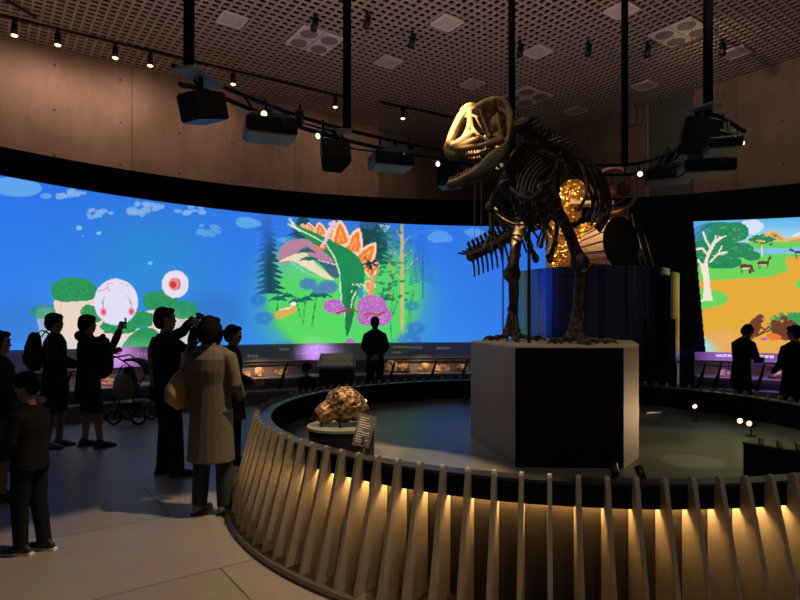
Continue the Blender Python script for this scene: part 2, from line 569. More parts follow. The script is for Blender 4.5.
def paint_left():
    c = Canvas(-265, 548, 165, 362, 0.5)
    X, Y = c.X, c.Y
    # blue water and sky: lighter towards the bottom, slightly green in the middle left
    t = np.clip((Y - 175) / 175, 0, 1)[..., None]
    top = np.array([44, 112, 232.]); bot = np.array([58, 142, 238.])
    c.C = top * (1 - t) + bot * t
    c.mix(np.exp(-((X - 150) / 70) ** 2) * np.clip((Y - 180) / 60, 0, 1) * 0.55, (46, 146, 206))
    c.mix(np.clip((X - 430) / 90, 0, 1) * 0.35, (40, 92, 222))
    c.mix(np.exp(-((X - 8) / 45) ** 2) * 0.25, (40, 130, 255))
    cloud = (132, 178, 236)
    # clouds as clusters of pebble shapes
    c.blob([(-6, 180), (18, 177), (36, 182), (42, 190), (30, 196), (10, 196), (-8, 190)], (100, 172, 240), .9)
    c.ell(46, 196, 6, 3, (100, 172, 240), .8)
    for cx, cy, n, sx, sy, r in ((74, 193, 10, 14, 4, 4.5), (101, 214, 12, 13, 5, 4), (147, 209, 12, 17, 6, 5.5), (189, 210, 11, 14, 5, 5), (210, 230, 12, 12, 5, 4.2)):
        q = random.Random(int(cx))
        for i in range(n):
            c.ell(cx + q.uniform(-sx, sx), cy + q.uniform(-sy, sy), r * q.uniform(.5, 1.2), r * q.uniform(.3, .6), cloud if cx != 210 else (96, 164, 226), .85)
    c.blob([(236, 222), (244, 217), (254, 219), (262, 224), (252, 228), (240, 227)], (92, 168, 232))
    c.ell(244, 220, 8, 3, (92, 168, 232))
    for x, y, r in ((79, 228, 3), (99, 233, 2.4), (150, 263, 2.2), (83, 236, 1)):
        c.ell(x, y, r, r * .8, (130, 200, 240), .9)
    # reef: columns with green tops
    c.mix(np.exp(-((X - 60) / 45) ** 2 - ((Y - 320) / 35) ** 2) * .4, (70, 150, 220))
    c.ell(20, 320, 26, 24, (60, 118, 205), .5, .4)
    c.ell(215, 315, 26, 22, (50, 110, 190), .5, .4)
    cream = (238, 216, 200); g1 = (44, 150, 92); g2 = (62, 170, 78)
    def column(x, y, w, h, gx, gy, gw, gh, al=1.0):
        c.blob([(x - w * .5, y), (x - w * .35, y + h * .5), (x - w * .42, y + h), (x + w * .42, y + h), (x + w * .35, y + h * .5), (x + w * .5, y)], cream, al)
        q = random.Random(int(gx * 7))
        pts = []
        for i in range(16):
            a = 2 * math.pi * i / 16
            k = 1 + q.uniform(-.08, .08)
            cxx = abs(math.cos(a)) ** .7 * (1 if math.cos(a) > 0 else -1)
            syy = abs(math.sin(a)) ** .7 * (1 if math.sin(a) > 0 else -1)
            pts.append((gx + gw * cxx * k, gy + gh * syy * k))
        c.blob(pts, g1, al)
        for i in range(int(gw * gh / 4)):
            c.ell(gx + q.uniform(-.8, .8) * gw, gy + q.uniform(-.75, .5) * gh, q.uniform(.6, 1.6), q.uniform(.5, 1.0), g2, .5 * al)
            c.ell(gx + q.uniform(-.8, .8) * gw, gy + q.uniform(-.6, .8) * gh, q.uniform(.6, 1.4), q.uniform(.5, .9), (30, 128, 84), .5 * al)
    column(46, 310, 20, 40, 46, 312, 16, 7, .55)
    c.ell(95, 315, 12, 8, (226, 200, 208), .5)
    column(75, 300, 40, 54, 74, 290, 22, 12)
    column(100, 322, 26, 30, 92, 314, 11, 9)
    column(162, 312, 34, 44, 160, 301, 17, 9)
    column(187, 316, 26, 36, 184, 310, 13, 9, .85)
    column(145, 330, 34, 26, 143, 319, 11, 7.5)
    column(118, 335, 36, 30, 119, 327, 18, 7)
    c.blob([(124, 350), (128, 338), (142, 328), (156, 330), (160, 342), (158, 352)], g1)
    c.ell(142, 344, 12, 7, g2, .3)
    for x, y in ((62, 302), (60, 310), (84, 306), (156, 312), (166, 318), (110, 342), (88, 322)):
        c.line([(x, y), (x - 2, y + 8), (x + 1, y + 16)], .7, (224, 150, 150), .6)
    c.mix(np.clip((Y - 336) / 14, 0, 1) * np.exp(-((X - 120) / 90) ** 4) * .35, (150, 215, 235))
    # two round magnifier discs with small red cells
    c.ell(116.0, 302.0, 22, 23.2, (228, 226, 248))
    for x, y in ((103.5, 312), (131.5, 311.5)):
        c.ell(x, y, 3.4, 4.2, (240, 150, 170)); c.ell(x, y, 1.8, 2.2, (222, 70, 96))
        c.line([(x, y - 4), (x - 1, y - 10), (x - .5 + (2 if x < 110 else -4), y - 16)], .7, (200, 110, 130))
    c.line([(98, 291), (104, 290), (107, 288), (108, 283), (114, 284)], .8, (232, 130, 140))
    c.line([(107, 288), (110, 291)], .8, (232, 130, 140))
    c.line([(120, 283), (126, 284), (130, 287)], .6, (232, 150, 160))
    c.ell(175.3, 284.2, 13.5, 13.8, (232, 226, 244))
    c.ell(174.8, 284, 6.2, 6.4, (238, 140, 140)); c.ell(173, 284.5, 3.4, 3.6, (222, 50, 70)); c.line([(179, 280), (180.5, 285), (178, 289)], 1.2, (190, 70, 90))
    # ---- jurassic scene, fading softly into blue
    base = c.C.copy()
    c.ell(345, 300, 90, 60, (84, 214, 110), 1, .25)
    c.ell(335, 330, 80, 40, (90, 220, 96), 1, .3)
    c.mix(np.exp(-((X - 345) / 75) ** 4) * np.clip((262 - Y) / 40, 0, 1) * .85, (58, 120, 214))
    c.ell(290, 262, 30, 12, (110, 205, 160), .6, .5)
    c.ell(382, 330, 38, 42, (80, 214, 120), .5, .5)
    def conifer(x, y0, y1, w, col, al=1.0, n=15, lean=0):
        c.line([(x, y0), (x + lean, y1)], 2.2, col, al)
        q = random.Random(int(x))
        for i in range(n):
            t = (i + .5) / n
            y = lerp(y0, y1, t); ww = w * (.35 + .65 * t) * q.uniform(.8, 1.15)
            xx = x + lean * t
            for sgn in (-1, 1):
                c.blob([(xx, y - 2.5), (xx + sgn * ww * .5, y + .5), (xx + sgn * ww, y + 5 * (1 if sgn > 0 else 1)), (xx + sgn * ww * .45, y + 4.5), (xx, y + 4)], col, al)
    conifer(266, 212, 292, 17, (26, 66, 96), .9, 15, 4)
    conifer(303, 214, 252, 22, (28, 72, 96), .85, 8, 0)
    c.poly([(360, 215), (384, 215), (388, 250), (376, 262), (360, 250)], (30, 74, 84), .8)
    conifer(370, 214, 262, 20, (26, 70, 80), .9, 10, 3)
    c.poly([(352, 213), (386, 214), (372, 230), (362, 228)], (70, 132, 232), .35)
    c.poly([(378, 224), (390, 226), (386, 234)], (200, 225, 255), .7)
    c.ell(288, 240, 12, 3, (120, 196, 235), .5)
    # big pale-bellied carnivore head lying behind
    pink = (186, 132, 160)
    c.blob([(279, 252), (286, 243), (300, 239), (318, 241), (334, 250), (341, 262), (336, 268), (318, 262), (306, 256), (292, 262), (280, 263)], pink)
    c.blob([(279, 262), (290, 256), (300, 253), (308, 254), (316, 264), (326, 272), (334, 280), (322, 277), (306, 268), (292, 261)], (240, 222, 190))
    c.blob([(313, 258), (322, 266), (332, 277), (341, 276), (340, 264), (328, 262)], (60, 88, 130), .9)
    c.line([(313, 259), (341, 266)], 1.2, (220, 200, 214)); c.line([(290, 262), (306, 273), (322, 279)], 1.0, (150, 220, 200))
    # plated dinosaur seen from behind: green back, orange plates, long tail to the upper left
    gr = (30, 140, 84)
    orange = (246, 128, 52); cream2 = (252, 214, 180)
    def plate(x, y, w, h, ang):
        ca, sa = math.cos(ang), math.sin(ang)
        def T(u, v): return (x + u * ca - v * sa, y + u * sa + v * ca)
        c.blob([T(-w, 0), T(-w * .9, -h * .5), T(0, -h), T(w * .9, -h * .5), T(w, 0)], cream2)
        c.blob([T(-w * .7, -h * .08), T(-w * .6, -h * .45), T(0, -h * .85), T(w * .6, -h * .45), T(w * .7, -h * .08)], orange)
        c.line([T(-w * .3, -h * .1), T(0, -h * .6), T(w * .3, -h * .1)], 1.0, (255, 186, 120))
    for x, y, w, h, a in ((304, 229, 3, 6, -.35), (311, 232, 4.5, 10, -.3), (321, 236, 6, 14, -.15), (331, 238, 6, 12, 0), (366, 286, 5, 10, 1.5), (366, 272, 7, 16, 1.0), (362, 262, 8.5, 24, .62), (352, 252, 8.5, 25, .28), (341, 245, 8.5, 25, -.05)):
        plate(x, y, w, h, a)
    c.blob([(292, 222), (304, 228), (318, 234), (334, 242), (350, 250), (362, 262), (365, 276), (360, 290), (355, 300), (352, 318), (349, 330), (345, 316), (340, 296), (339, 276), (334, 262), (322, 250), (306, 238), (294, 228)], gr)
    c.line([(289, 219), (293, 226), (302, 231), (316, 238), (326, 244), (335, 258), (340, 275), (341, 300)], 1.5, (208, 236, 196))
    c.line([(290, 218), (297, 229)], 1.2, (236, 240, 220)); c.line([(300, 231), (288, 224)], 1.2, (236, 240, 220))
    c.line([(341, 300), (345, 315), (348, 330)], 1.3, (190, 230, 186))
    c.blob([(326, 244), (322, 247), (315, 245), (318, 250), (326, 248)], orange)
    c.line([(334, 222), (326, 240), (322, 246)], 3.2, (238, 196, 214)); c.ell(333, 224, 5, 2.4, (238, 196, 214), .9)
    c.blob([(348, 284), (352, 298), (354, 312), (350, 330), (347, 336), (345, 320)], (26, 124, 74))
    c.line([(351, 292), (357, 284), (363, 290), (365, 300)], 1.2, (226, 240, 232))
    c.line([(353, 284), (356, 292), (352, 300), (351, 309)], 1.1, (226, 240, 232)); c.line([(360, 284), (365, 286), (364, 292)], 1.0, (226, 240, 232))
    c.ell(354.5, 288, 2.6, 3.2, (38, 120, 92)); c.ell(361, 293, 3.2, 6, (60, 140, 190), .8)
    # trunks and broadleaf trees at the right
    c.line([(372, 275), (372, 302)], 3.6, (232, 156, 100)); c.line([(368, 300), (372, 276)], 1.5, (240, 180, 130))
    c.line([(378, 262), (377, 280)], 1.6, (200, 150, 90))
    for i in range(26):
        q = random.Random(i + 40)
        a = q.uniform(0, 6.28); r = q.uniform(3, 11)
        c.line([(371, 263), (371 + math.cos(a) * r, 263 + math.sin(a) * r)], .9, (22, 58, 56))
    c.line([(403, 345), (402, 300), (402, 250), (402, 222)], 2.4, (216, 186, 120), .95)
    c.line([(402, 330), (402, 285)], 4.0, (216, 186, 120), .8)
    for (xa, ya, xb, yb) in ((402, 280, 391, 268), (402, 274, 413, 262), (402, 258, 412, 250), (402, 262, 394, 252), (402, 240, 396, 230), (402, 246, 409, 236), (413, 262, 418, 258), (391, 268, 388, 260), (402, 268, 395, 262)):
        c.line([(xa, ya), (xb, yb)], 1.0, (206, 182, 124), .9)
    c.line([(391, 300), (391, 262), (390, 236)], 1.3, (196, 150, 84), .9)
    q = random.Random(77)
    for i in range(90):
        x = q.gauss(390, 8); y = q.uniform(226, 300)
        c.ell(x, y, q.uniform(1.2, 3.2), q.uniform(.7, 1.6), (28, 122, 96), .7)
    for i in range(60):
        c.ell(q.gauss(403, 8), q.uniform(222, 275), q.uniform(1, 2.5), q.uniform(.5, 1.2), (50, 140, 140), .45)
    for i in range(24):
        t = i / 24
        y = 226 + 56 * t; w = 3 + 10 * t
        for sgn in (-1, 1):
            c.line([(422, y), (422 + sgn * w, y + 5)], 1.1, (34, 78, 184), .55)
    c.line([(422, 222), (423, 298)], 1.4, (34, 78, 184), .6)
    for x in (392, 410, 412):
        c.line([(x, 345), (x - 2, 320), (x + 2, 290)], 1.0, (30, 110, 110), .5)
    c.line([(405, 240), (420, 232), (442, 230)], 3, (90, 150, 236), .7)
    # ferns, bushes, little animals in the clearing
    for x, y, r, n in ((306, 252, 10, 9), (309, 260, 9, 8), (278, 300, 9, 9), (288, 297, 8, 8), (297, 302, 9, 8), (306, 300, 8, 8), (316, 297, 10, 10), (324, 296, 7, 8), (384, 300, 10, 8)):
        q = random.Random(int(x * 3 + y))
        for i in range(n):
            a = math.pi * (1.05 + .9 * i / (n - 1)); rr = r * q.uniform(.8, 1.1)
            c.line([(x, y), (x + math.cos(a) * rr * .6, y + math.sin(a) * rr * .5), (x + math.cos(a) * rr, y + math.sin(a) * rr * .2 + 1)], 1.3, (22, 104, 92), .85)
    for x, y, x2, y2 in ((305, 302, 303, 324), (316, 298, 312, 326), (297, 304, 301, 318), (278, 302, 276, 318), (306, 256, 306, 276), (398, 300, 392, 316)):
        c.line([(x, y), (x2, y2)], .9, (24, 96, 84), .85)
    for x, y, r in ((308, 284, 9), (328, 287, 10), (318, 290, 6)):
        for i in range(7):
            a = i * .9
            c.ell(x + math.cos(a) * r * .6, y + math.sin(a) * r * .35, r * .45, r * .35, (78, 130, 190), .75)
    for x, y, rx, ry in ((333, 306, 10, 7), (372, 306, 15, 11), (380, 316, 12, 10), (368, 318, 11, 8), (350, 346, 6, 8), (311, 352, 5, 4), (338, 310, 8, 5)):
        c.ell(x, y, rx, ry, (188, 112, 196))
        q = random.Random(int(x))
        for i in range(int(rx * 3)):
            c.ell(x + q.uniform(-.75, .75) * rx, y + q.uniform(-.75, .75) * ry, 1.1, .9, (214, 140, 206), .7)
            c.ell(x + q.uniform(-.75, .75) * rx, y + q.uniform(-.75, .75) * ry, .9, .7, (140, 96, 190), .6)
    c.blob([(274, 318), (278, 311), (286, 308), (294, 306), (297, 310), (290, 315), (282, 318)], (224, 176, 86))
    c.line([(280, 310), (290, 308), (294, 304)], 1.4, (250, 220, 190)); c.ell(293.5, 304, 2.6, 2, (250, 246, 240)); c.line([(275, 318), (273, 314)], 1, (190, 130, 70))
    c.line([(337, 313), (346, 310), (352, 309), (358, 312)], 1.6, (150, 70, 44)); c.line([(349, 309), (346, 313)], 1.0, (150, 70, 44)); c.line([(364, 315), (370, 313), (378, 315), (384, 312)], 2.0, (176, 84, 60)); c.line([(369, 314), (366, 318)], 1.0, (150, 70, 44))
    for x, y in ((290, 345), (283, 343), (296, 347)):
        for i in range(6):
            a = math.pi * (1.05 + .9 * i / 5)
            c.line([(x, y + 4), (x + math.cos(a) * 8, y + 2 + math.sin(a) * 5)], 1.4, (44, 150, 160), .7)
    # soft round edge of the scene
    d = np.sqrt(((X - 343) / 84) ** 2 + ((Y - 280) / 82) ** 2)
    edge = np.clip((1.12 - d) / .22, 0, 1)
    keep = np.maximum(edge, .35 * np.clip((1.35 - d) / .3, 0, 1))
    c.C = base * (1 - keep[..., None]) + c.C * keep[..., None]
    # ghost bushes beyond the edge
    for x, y, r in ((416, 328, 10), (410, 340, 12), (264, 318, 10), (258, 300, 9), (412, 306, 8), (420, 346, 8)):
        for i in range(8):
            a = i * .8
            c.ell(x + math.cos(a) * r * .6, y + math.sin(a) * r * .4, r * .4, r * .3, (44, 104, 214), .35)
    c.blob([(428, 236), (436, 231), (446, 232), (453, 240), (440, 243), (430, 241)], (92, 160, 240), .85)
    c.blob([(464, 232), (472, 228), (482, 230), (484, 236), (472, 237)], (92, 160, 240), .85)
    return c

def paint_right():
    c = Canvas(680, 840, 195, 372, 0.5)
    X, Y = c.X, c.Y
    t = np.clip((Y - 215) / 25, 0, 1)[..., None]
    c.C = np.array([84, 176, 240.]) * (1 - t) + np.array([176, 222, 244.]) * t
    c.blob([(742, 222), (756, 220), (764, 226), (756, 234), (746, 232)], (226, 232, 250), .9)
    c.blob([(792, 238), (800, 232), (815, 236), (812, 242)], (236, 236, 250), .8)
    # hills, grassland, river
    c.blob([(750, 242), (764, 234), (774, 230), (786, 238), (800, 236), (830, 236), (850, 246), (750, 250)], (232, 190, 110))
    c.line([(764, 240), (774, 233), (782, 240)], 2, (206, 150, 84)); c.line([(790, 242), (812, 238)], 3, (206, 160, 90))
    c.poly([(680, 243), (850, 241), (850, 250), (680, 250)], (110, 210, 100))
    c.poly([(730, 249), (850, 247), (850, 253), (730, 256)], (130, 196, 236))
    c.poly([(680, 252), (740, 255), (850, 252), (850, 360), (680, 360)], (110, 214, 92))
    c.poly([(785, 258), (850, 250), (850, 360), (700, 360), (680, 350), (680, 279), (700, 281), (736, 279), (768, 277), (788, 271), (792, 264)], (232, 172, 58))
    c.blob([(786, 262), (795, 257), (850, 252), (850, 266), (800, 274), (790, 270)], (232, 172, 58))
    c.blob([(795, 284), (803, 278), (815, 280), (815, 288), (804, 290)], (110, 214, 92))
    c.blob([(686, 294), (700, 289), (716, 290), (728, 297), (724, 304), (704, 309), (688, 309)], (110, 214, 92))
    # foliage masses upper left
    gr = (40, 138, 92)
    for x, y, rx, ry in ((718, 234, 26, 12), (735, 232, 14, 10), (712, 246, 22, 9), (738, 250, 16, 8), (752, 256, 9, 5), (722, 262, 20, 7), (700, 256, 12, 10), (693, 240, 10, 10)):
        c.ell(x, y, rx, ry, gr)
    q = random.Random(9)
    for i in range(150):
        x = q.uniform(692, 758); y = q.uniform(225, 268)
        if ((x - 720) / 36) ** 2 + ((y - 246) / 20) ** 2 < 1:
            c.ell(x, y, q.uniform(.8, 1.8), q.uniform(.5, .9), (120, 190, 140) if i % 3 else (30, 112, 84), .6)
    c.mix(np.exp(-((X - 696) / 12) ** 2 - ((Y - 230) / 10) ** 2) * .9, (70, 150, 220))
    for (xa, ya, xb, yb) in ((694, 236, 704, 228), (696, 244, 702, 234), (704, 228, 712, 224)):
        c.line([(xa, ya), (xb, yb)], 1.0, (40, 70, 150), .8)
    # bare pale tree
    tr = (246, 232, 214)
    c.poly([(700, 264), (708, 263), (710, 285), (713, 301), (703, 301), (704, 284)], tr)
    for pts, w in (([(705, 266), (708, 255), (714, 243), (720, 238)], 3.2), ([(708, 255), (702, 248), (695, 250)], 2), ([(711, 249), (706, 240), (703, 232)], 2), ([(714, 243), (716, 236)], 1.6), ([(710, 262), (718, 254), (727, 252)], 2), ([(718, 254), (722, 246)], 1.5), ([(718, 239), (726, 236)], 1.4), ([(702, 266), (698, 260)], 2), ([(703, 300), (700, 303)], 1.5)):
        c.line(pts, w, tr)
    c.blob([(693, 290), (698, 286), (700, 294), (698, 301), (692, 301)], (120, 90, 150), .9)
    # acacia
    c.line([(762, 246), (762, 256)], 1.2, (240, 228, 190))
    for i in range(40):
        c.ell(q.gauss(762, 6), q.gauss(239, 2.2), 2, 1, (42, 134, 90))
    # antelopes
    def animal(x, y, s, head, col=(104, 62, 56)):
        c.blob([(x - 6 * s, y - 2 * s), (x, y - 3 * s), (x + 6 * s, y - 2 * s), (x + 6 * s, y + 1.5 * s), (x - 5 * s, y + 1.5 * s)], col)
        for dx in (-5, -3.5, 3.5, 5):
            c.line([(x + dx * s, y), (x + dx * s, y + 6.5 * s)], .9, col)
        hx, hy = head
        c.line([(x + (5 if hx > x else -5) * s, y - 1), (hx, hy)], 1.8, col); c.ell(hx, hy, 1.8, 1.2, col)
        c.line([(x - 4 * s, y + 1.4 * s), (x + 4 * s, y + 1.4 * s)], .7, (236, 220, 210))
        c.line([(hx, hy - 1), (hx - .5, hy - 5)], .6, (70, 44, 44))
    animal(746, 267, .95, (753, 271)); animal(763, 263.5, .85, (770, 258)); animal(800, 253, .8, (791, 250), (70, 60, 80))
    # early people around a fire, seen as dark figures
    br = (112, 62, 44)
    c.ell(790, 327, 21, 12, (60, 160, 90)); c.ell(800, 322, 18, 10, (60, 160, 90))
    for i in range(30):
        a = q.uniform(3.3, 6.0); c.line([(790 + math.cos(a) * 19, 326 + math.sin(a) * 11), (790 + math.cos(a) * 24, 326 + math.sin(a) * 14)], 1, (60, 160, 90))
    c.blob([(748, 334), (749, 324), (754, 318), (760, 320), (761, 328), (756, 336), (750, 340)], br)
    c.ell(760, 318.5, 4.4, 4.2, br); c.line([(758, 325), (765, 330), (769, 327)], 2, br); c.line([(756, 336), (764, 332)], 2.4, br)
    c.ell(763.5, 319, 1.8, 1.8, (188, 134, 104))
    c.blob([(774, 336), (772, 326), (778, 321), (784, 322), (792, 320), (798, 326), (796, 338), (784, 340)], br)
    c.ell(774, 323, 3.4, 3.4, br); c.ell(784, 319.5, 4.0, 4.0, br); c.ell(782, 321, 1.6, 1.8, (196, 140, 110)); c.line([(772, 328), (767, 332)], 1.8, br)
    c.blob([(766, 336), (772, 333), (782, 337), (774, 341)], (240, 120, 40)); c.ell(764, 339, 3.5, 1.8, (188, 110, 180))
    c.mix(np.clip((730 - X) / 26, 0, 1) * np.clip((Y - (X * .62 - 104)) / 10, 0, 1) * 1.0, (160, 222, 236))
    return c

def screen_mesh(name, canvas, zfun, xfun0, xfun1, ytop, ybot, st, R):
    """screen surface as a fine grid; the shown picture is carried as a colour attribute and emitted"""
    bm = bmesh.new()
    xs = np.arange(canvas.x0 + 1, canvas.x0 + (canvas.w - 1) * canvas.st, st)
    nx = len(xs)
    ny = int(150 / st)
    lay = bm.verts.layers.float_color.new('picture')
    grid = []
    for x in xs:
        X, Y = hit(x, R)
        if x < xfun0(0) - 30 or x > xfun1(0) + 30:
            continue
        zb, zt = zfun(x)
        colm = []
        for j in range(ny + 1):
            t = j / ny
            y0, y1 = xfun0(t), xfun1(t)
            z = lerp(zb, zt, t)
            yp = HOR - (z - EYE) * F / Y
            i_ = min(canvas.w - 1, max(0, int(round((x - canvas.x0) / canvas.st))))
            j_ = min(canvas.h - 1, max(0, int(round((yp - canvas.y0) / canvas.st))))
            v = bm.verts.new((X, Y, z))
            r = canvas.C[j_, i_]
            v[lay] = (*srgb(np.clip(r, 0, 255)), 1)
            colm.append((v, x, t))
        grid.append(colm)
    for a, b in zip(grid[:-1], grid[1:]):
        for j in range(ny):
            x = a[j][1]; t = a[j][2]
            if x < xfun0(t) or x > xfun1(t):
                continue
            bm.faces.new((a[j][0], b[j][0], b[j + 1][0], a[j + 1][0]))
    loose = [v for v in bm.verts if not v.link_faces]
    bmesh.ops.delete(bm, geom=loose, context='VERTS')
    m = bpy.data.materials.new(name + '_light')
    m.use_nodes = True
    N, L = m.node_tree.nodes, m.node_tree.links
    b = N['Principled BSDF']
    b.inputs['Base Color'].default_value = (0.02, 0.02, 0.02, 1)
    b.inputs['Roughness'].default_value = 0.5
    at = N.new('ShaderNodeAttribute'); at.attribute_name = 'picture'
    L.new(at.outputs['Color'], b.inputs['Emission Color'])
    b.inputs['Emission Strength'].default_value = 0.97
    return bm, m

def z_left(x):
    t = x / 480.0
    t = max(-.35, min(1.15, t))
    return 1.10 + (0.965 - 1.10) * t, 3.885 + (3.745 - 3.885) * t
def z_right(x):
    t = (x - 700) / 100.0
    t = max(-.2, min(1.5, t))
    return 0.88 + (0.81 - .88) * t, 3.69 + (3.62 - 3.69) * t

cl = paint_left()
sl = thing('video_screen', 'huge curved video screen showing blue sea, reef discs and a plated dinosaur', 'screen', (-4.5, 10.9, 0.97))
bm, m = screen_mesh('left_screen', cl, z_left, lambda t: -255, lambda t: 545, 0, 0, 0.8, SR)
obj('display', bm, m, sl)
cr = paint_right()
sr_ = thing('video_screen', 'curved video screen showing an orange savanna with antelopes and early people', 'screen', (7.2, 11.9, 0.85))
bm, m = screen_mesh('right_screen', cr, z_right, lambda t: 705.5 - 12.5 * t, lambda t: 835, 0, 0, 0.7, SR)
obj('display', bm, m, sr_)

# black housing behind the screens, fascia above, dark partition between
bm = bmesh.new()
lathe_arc(bm, SC.x, SC.y, [(SR + 0.02, 0.0), (SR + 0.02, 4.3), (SR + 0.22, 4.3), (SR + 0.22, 0.0)], PH0, PH1, 90)
struct(obj('wall_screen', bm, M_matte))
bm = bmesh.new()
n = 100
rings = []
for i in range(n + 1):
    a = lerp(PH0, PH1, i / n)
    s, c_ = math.sin(a), math.cos(a)
    x = 400 + F * (SC.x + SR * s) / (SC.y + SR * c_)
    if x < 620:
        zt = z_left(x)[1]
    elif x > 690:
        zt = z_right(x)[1]
    else:
        zt = 3.69
    top = 4.33 - 0.12 * min(1, max(0, (x - 500) / 250))
    rings.append([bm.verts.new((SC.x + r * s, SC.y + r * c_, z)) for r, z in ((SR - 0.07, zt - .0), (SR - 0.07, top), (SR + 0.015, top), (SR + 0.015, zt - .0))])
for p, q_ in zip(rings[:-1], rings[1:]):
    for k in range(4):
        bm.faces.new((p[k], p[(k + 1) % 4], q_[(k + 1) % 4], q_[k]))
struct(obj('trim_3', bm, M_matte))
bm = bmesh.new()
lathe_arc(bm, SC.x, SC.y, [(SR - 0.08, 0.0), (SR - 0.08, 4.2), (SR, 4.2), (SR, 0.0)], phi_of(545.5), phi_of(691), 16)
struct(obj('wall_center', bm, M_matte))

# ------------------------------------------------------------------ curved display console below the screens
CH = 'continuous curved display console'
def console(name, x0, x1, label, zb, purple):
    t = thing(name, label, 'display console', (*hit((x0 + x1) / 2, SR - 1), 0))
    a0, a1 = phi_of(x0), phi_of(x1)
    n = max(12, int((a1 - a0) / 0.02))
    bm = bmesh.new()   # sloping caption panel directly under the screen
    lathe_arc(bm, SC.x, SC.y, [(SR - .09, 0.0), (SR - .09, zb + .12), (SR - .13, zb + .10), (SR - .42, 0.74), (SR - .40, 0.70), (SR - .20, .66), (SR - .20, 0.0)], a0, a1, n)
    obj('caption_panel', bm, mat('grey_caption_board', (0.30, 0.26, 0.27), 0.55, 0, 0.08, 2), t)
    bm = bmesh.new()   # display shelf with a raised lip
    lathe_arc(bm, SC.x, SC.y, [(SR - .20, 0.0), (SR - .20, 0.46), (SR - 1.0, 0.46), (SR - 1.0, 0.40), (SR - .9, .40), (SR - .9, 0.0)], a0, a1, n)
    obj('shelf', bm, M_desk, t)
    bm = bmesh.new()   # low step in front of it
    lathe_arc(bm, SC.x, SC.y, [(SR - .9, 0.0), (SR - .9, 0.26), (SR - 1.28, 0.26), (SR - 1.28, 0.20), (SR - 1.2, .19), (SR - 1.2, 0.0)], a0, a1, n)
    obj('step', bm, mat('grey_step_board', (0.26, 0.24, 0.22), 0.5), t)
    return t
con_l = console('display_console', -250, 540, 'long curved display console with caption panel under the blue screen', .97, 250)
con_r = console('display_console', 694, 832, 'curved display console with caption panel under the savanna screen', .80, 740)

def handrail(x0, x1, label, R, posts, z=0.80):
    t = thing('handrail', label, 'handrail', (*hit((x0 + x1) / 2, R), 0))
    a0, a1 = phi_of(x0, R), phi_of(x1, R)
    bm = bmesh.new()
    n = 60
    P = [(SC.x + R * math.sin(lerp(a0, a1, i / n)), SC.y + R * math.cos(lerp(a0, a1, i / n)), z) for i in range(n + 1)]
    loft(bm, P, 0.02, 8)
    obj('rail', bm, mat('brushed_steel_rail', (0.25, 0.25, 0.27), 0.35, 0.7), t, True)
    for x in posts:
        a = phi_of(x, R)
        s, c_ = math.sin(a), math.cos(a)
        bm = bmesh.new()
        loft(bm, [(SC.x + (R + .02) * s, SC.y + (R + .02) * c_, z - .01), (SC.x + (R + .22) * s - .12 * c_, SC.y + (R + .22) * c_ + .12 * s, 0.27)], (0.014, .045), 6, side=(c_, -s, 0), round_ends=False)
        obj('post', bm, M_black, t)
    return t
handrail(-250, 345, 'steel handrail on slanted black posts before the reef picture', SR - 1.33, (-150, -60, 10, 72, 126, 180, 238, 288, 334))
handrail(352, 540, 'steel handrail on slanted black posts before the dinosaur picture', SR - 1.33, (358, 396, 437, 468, 500))
handrail(694, 832, 'steel handrail on slanted black posts before the savanna screen', SR - 1.33, (706, 722, 765, 810))

# captions on the console: two readable ones under the savanna, the rest as pale strokes
def text_mesh(name, body, size, pos, rotm, m, parent, depth=0.002):
    cu = bpy.data.curves.new('t', 'FONT')
    cu.body = body; cu.size = size; cu.extrude = depth; cu.align_x = 'CENTER'; cu.align_y = 'CENTER'
    o = bpy.data.objects.new('t', cu)
    COL.objects.link(o)
    dg = bpy.context.evaluated_depsgraph_get()
    me = bpy.data.meshes.new_from_object(o.evaluated_get(dg))
    bpy.data.objects.remove(o)
    o = bpy.data.objects.new(name, me)
    COL.objects.link(o)
    me.materials.clear(); me.materials.append(m)
    me.transform(Matrix.Translation(pos) @ rotm.to_4x4())
    if parent is not None:
        o.parent = parent
        o.matrix_parent_inverse = world_matrix(parent).inverted()
    return o
slope = math.atan2(.36, .29)
def caption_rot(a):
    return Matrix.Rotation(-a, 3, 'Z') @ Matrix.Rotation(slope, 3, 'X')
M_cap = mat('white_backlit_caption', (0.8, 0.8, 0.85), 0.5, emit=(0.8, 0.75, 1.0), estr=1.0)
def cap_pos(a, t, off=0.012, zb=.97):
    r0, z0, r1, z1 = SR - .13, zb + .10, SR - .42, .74
    r = lerp(r0, r1, t); z = lerp(z0, z1, t)
    nx = -(z0 - z1); nz = (r0 - r1); L_ = math.hypot(nx, nz)
    r += nx / L_ * off; z += nz / L_ * off
    return Vector((SC.x + r * math.sin(a), SC.y + r * math.cos(a), z))
for x, s in ((726, '400万年前'), (763, '100万年前')):
    a = phi_of(x, SR - .2)
    text_mesh('caption', s, 0.085, cap_pos(a, .35, zb=.80), caption_rot(a), M_cap, con_r)
def strokes(con, lst, zb):
    for x, t, w, h in lst:
        a = phi_of(x, SR - .2)
        q = random.Random(int(x))
        bm = bmesh.new()
        R3 = caption_rot(a)
        n = max(3, int(w / .05))
        for i in range(n):
            u = (i + .5) / n * w - w / 2
            c0 = cap_pos(a, t, zb=zb) + R3 @ Vector((u, 0, 0))
            box(bm, c0 + R3 @ Vector((0, h * .25, 0)), (w / n * .7, h * .14, .002), rot=R3)
            box(bm, c0 - R3 @ Vector((0, h * .2, 0)), (w / n * .6, h * .14, .002), rot=R3)
            box(bm, c0 + R3 @ Vector((q.uniform(-.01, .01), 0, 0)), (w / n * .16, h * .8, .002), rot=R3)
        obj('caption', bm, M_label, con)
